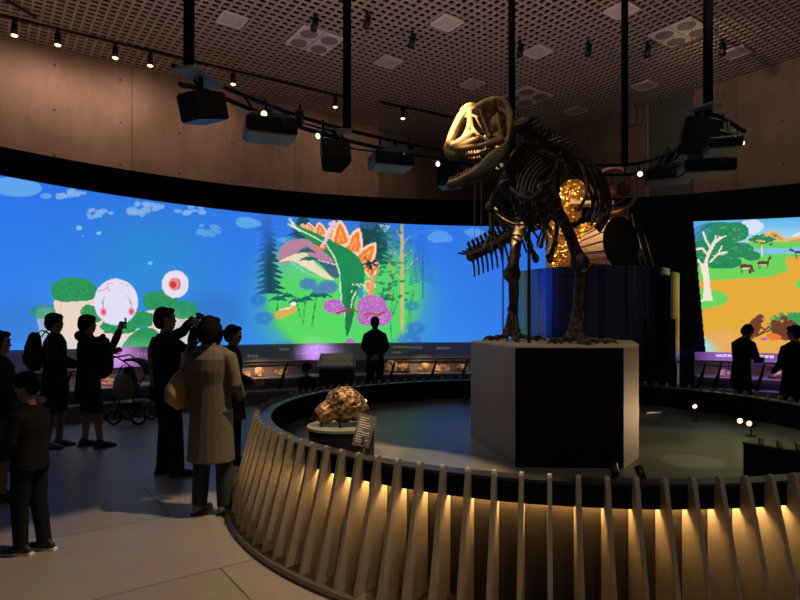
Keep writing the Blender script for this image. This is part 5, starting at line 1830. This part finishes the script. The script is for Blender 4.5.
def person(label, loc, H, rz, arms, feet=((-.10, 0), (.10, .04)), head=(0, 0), lean=0.0, top=None, top_len=.86, top_flare=1.0,
           bottom=None, shorts=False, hair='short', shoes=None, vox=.011, build=1.0, hood=False, collar=False, skirt=None, headscale=1.0, shoescale=1.0):
    k = H / 1.70
    t = thing('person', label, 'person', loc, rz)
    M = Matrix.Translation(Vector(loc)) @ Matrix.Rotation(rz, 4, 'Z') @ Matrix.Scale(k, 4)
    def out(name, bm, m, v, sm=2):
        if v:
            bm = fuse(bm, v / k, sm)
        bm.transform(M)
        return obj(name, bm, m, t, True)
    def L(z, x=0, y=0):          # leaning spine
        return Vector((x, y + max(0, z - .95) * lean, z - max(0, z - .95) * lean * lean * .5))
    b = build
    hips = [Vector((-.085 * b, 0, .90)), Vector((.085 * b, 0, .90))]
    ank = [Vector((feet[0][0], feet[0][1], .085)), Vector((feet[1][0], feet[1][1], .085))]
    knee = [h.lerp(a_, .5) + Vector((0, .025, 0)) for h, a_ in zip(hips, ank)]
    sh = [L(1.365, -.165 * b), L(1.365, .165 * b)]
    torso = [L(.86), L(.95), L(1.06), L(1.18), L(1.30), L(1.38), L(1.43)]
    trad = [(.145, .105), (.155, .112), (.130, .095), (.145, .105), (.160, .112), (.150, .09), (.07, .06)]
    trad = [(a_ * b, c_ * b) for a_, c_ in trad]
    # head frame
    nb = L(1.43)
    HM = Matrix.Translation(nb) @ Matrix.Rotation(-head[0], 4, 'Z') @ Matrix.Rotation(-head[1] - lean * .6, 4, 'X') @ Matrix.Scale(headscale, 4)
    def h(x, y, z):
        return HM @ Vector((x, y, z - 1.43))
    R3 = HM.to_3x3().normalized()
    bm = bmesh.new()
    loft(bm, torso, trad, 16, side=(1, 0, 0))
    loft(bm, [L(1.38), h(0, .005, 1.47), h(0, .01, 1.53)], [.075 * b, .058, .054], 12)
    ball(bm, h(0, -.012, 1.608), (.074, .092, .094), 18, R3)
    ball(bm, h(0, .030, 1.545), (.052, .058, .068), 14, R3)
    ball(bm, h(0, .062, 1.503), (.026, .022, .020), 10, R3)      # chin
    loft(bm, [h(0, .078, 1.600), h(0, .088, 1.578), h(0, .095, 1.563)], [.007, .009, .011], 8)   # nose
    ball(bm, h(0, .084, 1.532), (.024, .012, .009), 10, R3)      # lips
    loft(bm, [h(-.045, .066, 1.622), h(0, .082, 1.622), h(.045, .066, 1.622)], [.012, .013, .012], 8)  # brow
    for s_ in (-1, 1):
        ball(bm, h(s_ * .076, -.005, 1.585), (.010, .020, .032), 10, R3)   # ear
    for i, s_ in ((0, -1), (1, 1)):
        loft(bm, [hips[i] + Vector((0, 0, .03)), hips[i].lerp(knee[i], .4), knee[i], knee[i].lerp(ank[i], .35), ank[i]], [.088 * b, .076 * b, .055 * b, .053 * b, .038], 12)
        f0 = ank[i]
        loft(bm, [f0 + Vector((0, -.04, -.045)), f0 + Vector((s_ * .01, .06, -.05)), f0 + Vector((s_ * .015, .14, -.062))], [(.032, .035), (.038, .028), (.03, .018)], 10, side=(1, 0, 0))
        el, wr, hd, nr, curl = arms[i]
        el, wr = Vector(el), Vector(wr)
        loft(bm, [L(1.37, s_ * .10 * b), sh[i], sh[i].lerp(el, .5), el, el.lerp(wr, .4), wr], [.05, .052, .044, .037, .036, .025], 12)
        hand(bm, wr, Vector(hd), Vector(nr), -s_, curl)
    out('body', bm, M_skin, vox * .62, 1)
    for s_ in (-1, 1):
        bm = bmesh.new(); ball(bm, h(s_ * .030, .0735, 1.598), .0115, 10, R3)
        out('eye', bm, mat('dark_eye', (.03, .02, .015), .2), None)
    # top: jacket or coat with sleeves
    g = .022
    bm = bmesh.new()
    z0 = top_len
    zs = [z0, lerp(z0, .95, .5) if z0 < .9 else .93, 1.0, 1.12, 1.24, 1.34, 1.40, 1.445]
    rs = []
    for z in zs:
        if z < .97:
            f_ = (.97 - z)
            rs.append(((.168 + .10 * f_ * top_flare) * b, (.132 + .12 * f_ * top_flare) * b))
        else:
            base = {1.0: (.168, .130), 1.12: (.160, .125), 1.24: (.176, .135), 1.34: (.182, .125), 1.40: (.150, .095), 1.445: (.085, .075)}[z]
            rs.append((base[0] * b, base[1] * b))
    loft(bm, [L(z) for z in zs], rs, 20, side=(1, 0, 0), round_ends=False)
    for i, s_ in ((0, -1), (1, 1)):
        el, wr = Vector(arms[i][0]), Vector(arms[i][1])
        w2 = el.lerp(wr, .93)
        loft(bm, [L(1.365, s_ * .10 * b), sh[i] + Vector((0, 0, -.012)), sh[i].lerp(el, .5), el, el.lerp(wr, .5), w2], [.062, .066, .062, .056, .050, .042], 14)
        loft(bm, [L(1.445, s_ * .045), L(1.41, s_ * .10 * b), sh[i] + Vector((0, 0, .0))], [.035, .040, .045], 10)
        ball(bm, el + Vector((0, -.01, -.01)), .052, 8)
    if collar:
        loft(bm, [h(.0, -.0, 1.435), h(0, 0, 1.475)], [(.095, .09), (.082, .08)], 16, side=(1, 0, 0))
    if hood:
        ball(bm, L(1.44, 0, -.09), (.11, .07, .07), 12)
    out('coat' if top_len < .75 else 'jacket', bm, top, vox, 3)
    # trousers or shorts, or a skirt
    bm = bmesh.new()
    if skirt is not None:
        loft(bm, [Vector((0, 0, skirt)), Vector((0, 0, .75)), Vector((0, 0, .95))], [(.23 * b, .19 * b), (.20 * b, .16 * b), (.16 * b, .12 * b)], 20, side=(1, 0, 0), round_ends=False)
        out('skirt', bm, bottom, vox, 2)
    else:
        loft(bm, [Vector((0, 0, .86)), Vector((0, 0, 1.0))], [(.158 * b, .118 * b), (.150 * b, .112 * b)], 16, side=(1, 0, 0), round_ends=False)
        for i in (0, 1):
            if shorts:
                end = knee[i].lerp(ank[i], .12)
                loft(bm, [hips[i], hips[i].lerp(knee[i], .5), end], [.098 * b, .094 * b, .088 * b], 14, round_ends=False)
            else:
                loft(bm, [hips[i], hips[i].lerp(knee[i], .5), knee[i], knee[i].lerp(ank[i], .5), ank[i] + Vector((0, 0, -.02))], [.097 * b, .086 * b, .072 * b, .066 * b, .060 * b], 14, round_ends=False)
        out('trousers' if not shorts else 'shorts', bm, bottom, vox, 2)
    # shoes
    for i, s_ in ((0, -1), (1, 1)):
        f0 = ank[i]
        bm = bmesh.new()
        loft(bm, [f0 + Vector((0, -.055, -.040)), f0 + Vector((0, -.01, -.030)), f0 + Vector((s_ * .01, .06, -.045)), f0 + Vector((s_ * .015, .13, -.056)), f0 + Vector((s_ * .012, .175, -.064))], [(.034, .036), (.040, .044), (.044, .034), (.046, .025), (.034, .017)], 12, side=(1, 0, 0))
        loft(bm, [f0 + Vector((0, -.01, -.03)), f0 + Vector((0, -.008, .01))], [.042, .044], 12)
        SM = Matrix.Translation((f0.x, f0.y, 0)) @ Matrix.Diagonal((1, shoescale, 1, 1)) @ Matrix.Translation((-f0.x, -f0.y, 0))
        bm.transform(SM)
        s_o = out('shoe', bm, shoes, vox * .6, 1)
        bm = bmesh.new()
        pl = [(-.030, -.085), (.030, -.085), (.038, -.02), (.042 + s_ * .01, .08), (.041 + s_ * .012, .14), (.024 + s_ * .012, .188), (-.024 + s_ * .012, .188), (-.038 + s_ * .012, .14), (-.038 + s_ * .01, .08), (-.036, -.02)]
        prism(bm, [(f0.x + px_, f0.y + py_) for px_, py_ in pl], 0.0, .022)
        bm.transform(M @ SM)
        obj('sole', bm, SOLE.get(label[:12], M_black), s_o)
    # hair
    bm = bmesh.new()
    ball(bm, h(0, -.030, 1.628), (.083, .090, .090), 18, R3)
    ball(bm, h(0, -.058, 1.580), (.080, .066, .095), 14, R3)
    for s_ in (-1, 1):
        ball(bm, h(s_ * .070, -.018, 1.625), (.016, .060, .050), 10, R3)
    ball(bm, h(0, .035, 1.672), (.062, .052, .034), 12, R3)
    if hair == 'bob':
        ball(bm, h(0, -.050, 1.57), (.102, .082, .115), 16, R3)
        for s_ in (-1, 1):
            loft(bm, [h(s_ * .076, .0, 1.63), h(s_ * .092, .0, 1.56), h(s_ * .085, -.005, 1.49)], [.026, .034, .024], 10)
    elif hair == 'long':
        loft(bm, [h(0, -.07, 1.62), h(0, -.10, 1.5), h(0, -.13, 1.38), h(0, -.13, 1.26)], [(.09, .06), (.10, .06), (.11, .05), (.07, .03)], 14, side=(1, 0, 0))
        for s_ in (-1, 1):
            loft(bm, [h(s_ * .07, .0, 1.64), h(s_ * .09, -.01, 1.54), h(s_ * .09, -.03, 1.42)], [.03, .035, .025], 10)
    elif hair == 'boy':
        ball(bm, h(0, -.02, 1.635), (.092, .100, .086), 18, R3)
        ball(bm, h(0, .055, 1.655), (.070, .040, .035), 12, R3)
        for s_ in (-1, 1):
            ball(bm, h(s_ * .072, -.02, 1.60), (.022, .05, .045), 10, R3)
    elif hair == 'tied':
        ball(bm, h(0, -.10, 1.60), (.045, .045, .05), 10, R3)
    out('hair', bm, M_hair, vox * .7, 1)
    return t, M
SOLE = {}

def ground(x, y):
    return px_at_z(x, y, 0)
DOWN = lambda s: ((s * .21, -.01, 1.12), (s * .22, .05, .88), (0, .15, -1), (-s, 0, 0), .45)

navy = cloth('very_dark_navy_cloth', (.006, .007, .010))
blackc = cloth('black_wool_cloth', (.0045, .0045, .005))
charc = cloth('charcoal_cloth', (.016, .016, .018))
greyc = cloth('warm_grey_wool_coat', (.15, .135, .115))
jean = cloth('dark_grey_denim', (.035, .042, .05))
tan = cloth('olive_brown_cloth', (.065, .05, .028))
brown = cloth('dark_brown_cloth', (.03, .022, .018))
leather = mat('black_polished_leather', (.012, .012, .013), .25, 0, .1)
pewter = mat('shiny_pewter_leather', (.20, .18, .15), .25, .6)
sneaker = mat('black_sneaker_fabric', (.012, .013, .016), .6)
greysn = mat('grey_patterned_sneaker', (.22, .20, .19), .6, 0, .5, 60)
whites = mat('white_rubber_sole', (.75, .74, .70), .5)
deg = math.radians

def P2(x, y, dY=0):
    g_ = ground(x, y)
    return (g_.x, g_.y + dY, 0)

# woman in the grey coat
SOLE['woman in a l'] = M_black
tw, Mw = person('woman in a long grey wool coat seen from behind, bobbed dark hair, bag on shoulder', P2(211, 513), 1.59, deg(-14),
    (((-.235, .0, 1.13), (-.20, .14, .95), (.1, .7, -.4), (1, 0, 0), .5), ((.235, -.0, 1.13), (.20, .16, 1.0), (-.4, .8, .1), (-1, 0, 0), .6)),
    feet=((-.10, -.02), (.12, .02)), head=(.12, .02), top=greyc, top_len=.46, top_flare=.55, bottom=jean, hair='bob', shoes=pewter, build=1.08, collar=True, vox=.009)
# man in black photographing
person('man in a black suit raising a camera to eye level, bag strap on back', P2(166, 475), 1.69, deg(-62),
    (((-.26, .20, 1.46), (-.09, .24, 1.56), (.6, .3, .4), (1, 0, -.2), .9), ((.26, .20, 1.28), (.12, .26, 1.50), (-.3, .2, .8), (-1, 0, -.2), .9)),
    feet=((-.10, -.02), (.10, .10)), head=(.0, .0), top=blackc, top_len=.78, bottom=blackc, hair='short', shoes=leather, build=1.12)
# boy in profile with backpack
person('boy in dark jacket with red stripe and backpack, standing in profile', P2(55, 447), 1.65, deg(-78),
    (((-.20, .02, 1.12), (-.14, .26, 1.02), (0, 1, 0), (1, 0, 0), .5), ((.20, .04, 1.12), (.15, .30, 1.04), (0, 1, .0), (-1, 0, 0), .5)),
    feet=((-.09, .02), (.09, -.06)), head=(0, .0), top=navy, top_len=.60, bottom=charc, shorts=True, hair='boy', shoes=greysn, build=1.0)
# boy holding up a phone
person('boy in dark hooded jacket and shorts holding a phone up towards the screen', P2(88, 447), 1.63, deg(-52),
    (((-.20, .12, 1.15), (-.06, .30, 1.22), (.3, .8, .3), (1, 0, 0), .7), ((.20, .24, 1.28), (.10, .36, 1.52), (-.1, .3, 1), (-1, .2, 0), .9)),
    feet=((-.10, -.02), (.12, .12)), head=(.0, .0), top=navy, top_len=.62, bottom=charc, shorts=True, hair='boy', shoes=sneaker, build=.98, hood=True)
# woman in profile behind the grey coat
person('young woman in brown in profile, tied-back hair, half behind the grey coat', (W(232, 500, 6.3).x, 6.3, 0), 1.51, deg(-72),
    (((-.20, .0, 1.12), (-.16, .20, .98), (0, 1, 0), (1, 0, 0), .5), ((.20, .02, 1.12), (.15, .24, 1.0), (0, 1, .0), (-1, 0, 0), .5)),
    head=(0, .15), top=brown, top_len=.55, bottom=charc, hair='tied', shoes=sneaker, build=.95)
# woman at the far left edge
person('long-haired woman in black coat and olive skirt at the left edge of the picture', (W(-2, 500, 5.0).x, 5.0, 0), 1.47, deg(-60),
    (DOWN(-1), ((.20, .04, 1.12), (.15, .28, 1.0), (0, 1, .0), (-1, 0, 0), .5)),
    head=(0, .1), top=blackc, top_len=.80, bottom=tan, skirt=.42, hair='long', shoes=sneaker, build=1.12)
# child in front at the left
SOLE['small child '] = whites
tc_, Mc = person('small child dressed in black with white-soled striped sneakers at the front left', (P2(30, 552)), 1.17, deg(84),
    (((-.20, .05, 1.12), (-.16, .22, .95), (0, 1, -.2), (1, 0, 0), .5), ((.20, .02, 1.12), (.20, .12, .90), (0, .5, -1), (-1, 0, 0), .5)),
    feet=((-.07, .04), (.07, -.10)), head=(0, .25), top=blackc, top_len=.82, bottom=navy, hair='boy', shoes=sneaker, build=1.08, headscale=1.28, vox=.009, shoescale=1.4)
# toddler head behind the rim
person('toddler in black behind the rear left rim of the stage', (W(306, 400, 7.75).x, 7.75, 0), .96, deg(-20),
    (((-.20, .10, 1.12), (-.14, .24, 1.05), (0, 1, 0), (1, 0, 0), .5), ((.22, .10, 1.12), (.24, .26, 1.05), (0, 1, .0), (-1, 0, 0), .5)),
    head=(.0, .2), top=blackc, bottom=blackc, hair='boy', shoes=sneaker, build=1.25, headscale=1.3)
# man standing in the centre
person('man in a dark suit standing with hands behind his back before the dinosaur picture', (W(375, 400, 10.45).x, 10.45, 0), 1.64, deg(3),
    (((-.22, -.07, 1.14), (-.06, -.16, .96), (1, -.1, -.2), (0, 1, 0), .6), ((.22, -.07, 1.14), (.06, -.18, .95), (-1, -.1, -.2), (0, 1, 0), .6)),
    head=(.05, .0), top=charc, top_len=.80, bottom=blackc, hair='short', shoes=leather, build=.96)
# two visitors at the savanna screen
person('man in black bowing his head over the console below the savanna screen', (W(741, 400, 8.75).x, 8.75, 0), 1.53, deg(-68),
    (((-.19, .12, 1.10), (-.12, .32, 1.10), (.2, 1, .1), (1, 0, 0), .6), ((.19, .12, 1.10), (.12, .34, 1.08), (-.2, 1, .1), (-1, 0, 0), .6)),
    head=(.0, .55), lean=.14, top=blackc, top_len=.66, bottom=blackc, hair='short', shoes=leather, build=.9)
person('broad visitor in a black coat with back turned at the right picture edge', (W(796, 400, 7.75).x, 7.75, 0), 1.50, deg(10),
    (((-.24, .04, 1.12), (-.20, .20, .98), (.2, 1, 0), (1, 0, 0), .5), ((.24, .04, 1.12), (.20, .20, .98), (-.2, 1, 0), (-1, 0, 0), .5)),
    head=(-.3, .2), top=blackc, top_len=.50, bottom=blackc, hair='short', shoes=leather, build=1.18)

# three pale stripes on the outer face of the child's sneakers
for o in [c for c in bpy.data.objects if c.parent == tc_ and c.name.startswith('shoe')]:
    pts = [v.co for v in o.data.vertices]
    cxm = sum(p.x for p in pts) / len(pts); cym = sum(p.y for p in pts) / len(pts)
    # bounding frame in the child's own axes
    Mi = Mc.inverted()
    loc_ = [Mi @ (world_matrix(o) @ p) for p in pts]
    mx = sum(p.x for p in loc_) / len(loc_); my = sum(p.y for p in loc_) / len(loc_)
    bm = bmesh.new()
    for k in range(3):
        y0 = my - .03 + .032 * k
        slab(bm, [(mx + .046, y0 + .028, .028), (mx + .0475, y0 + .040, .028), (mx + .040, y0 + .012, .082), (mx + .0385, y0, .082)], (1, 0, .12), .012)
    bm.transform(Mc)
    obj('stripes', bm, whites, o)
# red stripe down the boy's sleeve
# ---- things people carry
def backpack(label, c, rz, s=1.0, m=None):
    t = thing('backpack', label, 'backpack', c, rz)
    R4 = Matrix.Translation(Vector(c)) @ Matrix.Rotation(rz, 4, 'Z') @ Matrix.Scale(s, 4)
    bm = bmesh.new()
    loft(bm, [(0, 0, -.22), (0, -.01, -.12), (0, -.015, .05), (0, 0, .2)], [(.13, .08), (.15, .10), (.145, .095), (.10, .06)], 16, side=(1, 0, 0))
    bm.transform(R4); obj('pack_body', bm, m or charc, t, True)
    bm = bmesh.new()
    loft(bm, [(0, -.09, -.16), (0, -.10, -.05)], [(.10, .03), (.10, .03)], 12, side=(1, 0, 0)); bm.transform(R4)
    obj('front_pocket', bm, m or charc, t, True)
    for sg in (-1, 1):
        bm = bmesh.new()
        loft(bm, catmull([(sg * .08, .05, .17), (sg * .10, .12, .26), (sg * .11, .24, .17), (sg * .12, .24, -.02), (sg * .11, .12, -.16), (sg * .09, .05, -.18)], 5), [(.02, .006)] * 26, 8, side=(1, 0, 0))
        bm.transform(R4); obj('strap', bm, M_black, t, True)
g_ = P2(55, 447)
backpack('dark backpack on the back of the boy standing in profile', (g_[0] - .22, g_[1] - .05, 1.20), deg(-78), .95)
bm = bmesh.new()
R_ = Matrix.Translation(Vector((g_[0], g_[1], 0))) @ Matrix.Rotation(deg(-78), 4, 'Z')
loft(bm, [R_ @ Vector((.235, .0, 1.33)), R_ @ Vector((.262, .0, 1.18)), R_ @ Vector((.26, .01, 1.10))], [(.012, .008)] * 3, 6)
tag(obj('ribbon', bm, mat('red_ribbon', (.22, .02, .02), .7)), 'thin red ribbon down the sleeve of the boy in profile', 'ribbon')
g_ = P2(88, 447)
backpack('round dark backpack hanging at the side of the boy with the phone', (g_[0] + .24, g_[1] - .16, 1.14), deg(56), 1.0, blackc)
# phone of the boy
def gadget(name, label, cat, person_xy, H, rz, c, size, lens=False, r3=None):
    k = H / 1.7
    M = Matrix.Translation(Vector(person_xy)) @ Matrix.Rotation(rz, 4, 'Z') @ Matrix.Scale(k, 4)
    t = thing(name, label, cat, M @ Vector(c))
    bm = bmesh.new(); box(bm, c, size, bev=min(size) * .25); bm.transform(M)
    obj('case', bm, M_black, t)
    if lens:
        bm = bmesh.new(); loft(bm, [Vector(c) + Vector((0, size[1] * .4, 0)), Vector(c) + Vector((0, size[1] * .5 + .035, 0))], .024, 14, round_ends=False); bm.transform(M)
        obj('lens', bm, mat('glossy_lens_glass', (.02, .02, .04), .08), t)
    else:
        bm = bmesh.new(); box(bm, Vector(c) + Vector((0, -size[1] * .5 - .001, 0)), (size[0] * .92, .002, size[2] * .94)); bm.transform(M)
        obj('phone_screen', bm, mat('dim_phone_glass', (.02, .02, .025), .15), t)
gadget('phone', 'dark phone held up by the boy before the reef picture', 'phone', P2(88, 447), 1.63, deg(-52), (.085, .43, 1.60), (.075, .010, .15))
gadget('camera', 'small black camera held up by the man in black', 'camera', P2(166, 475), 1.69, deg(-62), (.01, .31, 1.62), (.115, .045, .075), True)

# shoulder bag of the woman
bw = Mw
bag = thing('shoulder_bag', 'sagging ochre shoulder bag hanging left of the grey coat', 'bag', Mw @ Vector((-.30, -.02, 1.0)))
bm = bmesh.new()
loft(bm, [(-.30, .0, .93), (-.31, .0, .98), (-.305, .0, 1.08), (-.285, 0, 1.17), (-.255, 0, 1.25)], [(.060, .11), (.105, .16), (.100, .16), (.065, .11), (.03, .04)], 16, side=(1, 0, 0))
bm.transform(Mw)
obj('pouch', bm, mat('ochre_bag_leather', (.42, .27, .10), .6, 0, .25, 25, .4), bag, True)
for sg in (-1, 1):
    bm = bmesh.new()
    loft(bm, catmull([(-.255, sg * .04, 1.22), (-.235, sg * .07, 1.32), (-.17, sg * .05, 1.475), (-.12, 0, 1.478)], 6), [(.006, .014)] * 19, 8, side=(1, 0, 0))
    bm.transform(Mw); obj('strap', bm, mat('pink_grey_strap', (.28, .20, .17), .7), bag, True)
# bag strap on the man's back
g_ = P2(166, 475)
bm = bmesh.new()
Mm = Matrix.Translation(Vector(g_)) @ Matrix.Rotation(deg(-62), 4, 'Z')
loft(bm, catmull([Mm @ Vector((.06, -.12, 1.40)), Mm @ Vector((.10, -.162, 1.28)), Mm @ Vector((.15, -.155, 1.10)), Mm @ Vector((.20, -.14, .92))], 6), [(.022, .008)] * 19, 8)
tag(obj('bag_strap', bm, mat('grey_canvas_strap', (.14, .13, .12), .8), None, True), 'grey canvas strap down the back of the man in black', 'strap')

# stroller with yellow-green bag
SX, SYY = W(132, 400, 8.85).x, 8.85
stz = thing('stroller', 'black folding stroller parked before the console behind the man with camera', 'stroller', (SX, SYY, 0))
def sp_(x, y, z): return Vector((SX + x, SYY + y, z))
for x in (-.17, .20):
    for y in (-.22, .22):
        bm = bmesh.new()
        n_ = 24
        c_ = sp_(x, y, .125)
        loft(bm, [c_ + Vector((.105 * math.cos(2 * math.pi * i / n_), 0, .105 * math.sin(2 * math.pi * i / n_))) for i in range(n_ + 1)], .02, 8, round_ends=False)
        wv = obj('wheel', bm, M_black, stz, True)
        bm = bmesh.new()
        for i in range(6):
            a_ = math.pi * i / 3
            loft(bm, [c_, c_ + Vector((.10 * math.cos(a_), 0, .10 * math.sin(a_)))], .006, 5, round_ends=False)
        obj('spokes', bm, M_darkgrey, wv)
for y in (-.22, .22):
    bm = bmesh.new(); loft(bm, catmull([sp_(-.17, y, .13), sp_(-.05, y, .45), sp_(.12, y, .80), sp_(-.12, y, 1.02), sp_(-.20, y, 1.02)], 5), .012, 8); obj('frame_tube', bm, M_darkgrey, stz, True)
    bm = bmesh.new(); loft(bm, [sp_(.20, y, .13), sp_(.10, y, .42), sp_(-.12, y, .60)], .012, 8); obj('frame_tube', bm, M_darkgrey, stz, True)
bm = bmesh.new(); loft(bm, [sp_(-.20, -.22, 1.02), sp_(-.20, .22, 1.02)], .016, 8); obj('handle_bar', bm, M_black, stz, True)
bm = bmesh.new()
loft(bm, [sp_(.26, 0, .42), sp_(.05, 0, .42), sp_(-.02, 0, .70), sp_(-.05, 0, .85)], [(.18, .03), (.19, .04), (.18, .04), (.15, .03)], 14, side=(0, 1, 0))
obj('seat', bm, blackc, stz, True)
bm = bmesh.new()
lathe = []
for i in range(9):
    a_ = math.pi * (.05 + .55 * i / 8)
    lathe.append(sp_(.02 + .26 * math.cos(a_), 0, .72 + .26 * math.sin(a_)))
loft(bm, lathe, [(.20, .02)] * 9, 12, side=(0, 1, 0))
obj('canopy', bm, blackc, stz, True)
bm = bmesh.new(); box(bm, sp_(.05, 0, .28), (.36, .34, .12), bev=.03); obj('basket', bm, M_black, stz)
bm = bmesh.new()
c_ = W(123, 385, 8.6)
loft(bm, [(c_.x, c_.y, c_.z - .15), (c_.x, c_.y, c_.z + .02), (c_.x, c_.y, c_.z + .14)], [(.16, .07), (.15, .07), (.11, .03)], 14, side=(1, 0, 0))
gb = obj('handbag', bm, mat('olive_green_bag_cloth', (.20, .19, .04), .7, 0, .2, 20, .3), None, True)
tag(gb, 'olive green cloth bag hanging on the stroller handle', 'bag')
bm = bmesh.new()
loft(bm, catmull([(c_.x - .07, c_.y, c_.z + .12), (c_.x - .04, c_.y + .03, c_.z + .27), (c_.x + .03, c_.y + .03, c_.z + .27), (c_.x + .07, c_.y, c_.z + .12)], 5), .008, 6)
obj('strap', bm, M_black, gb)
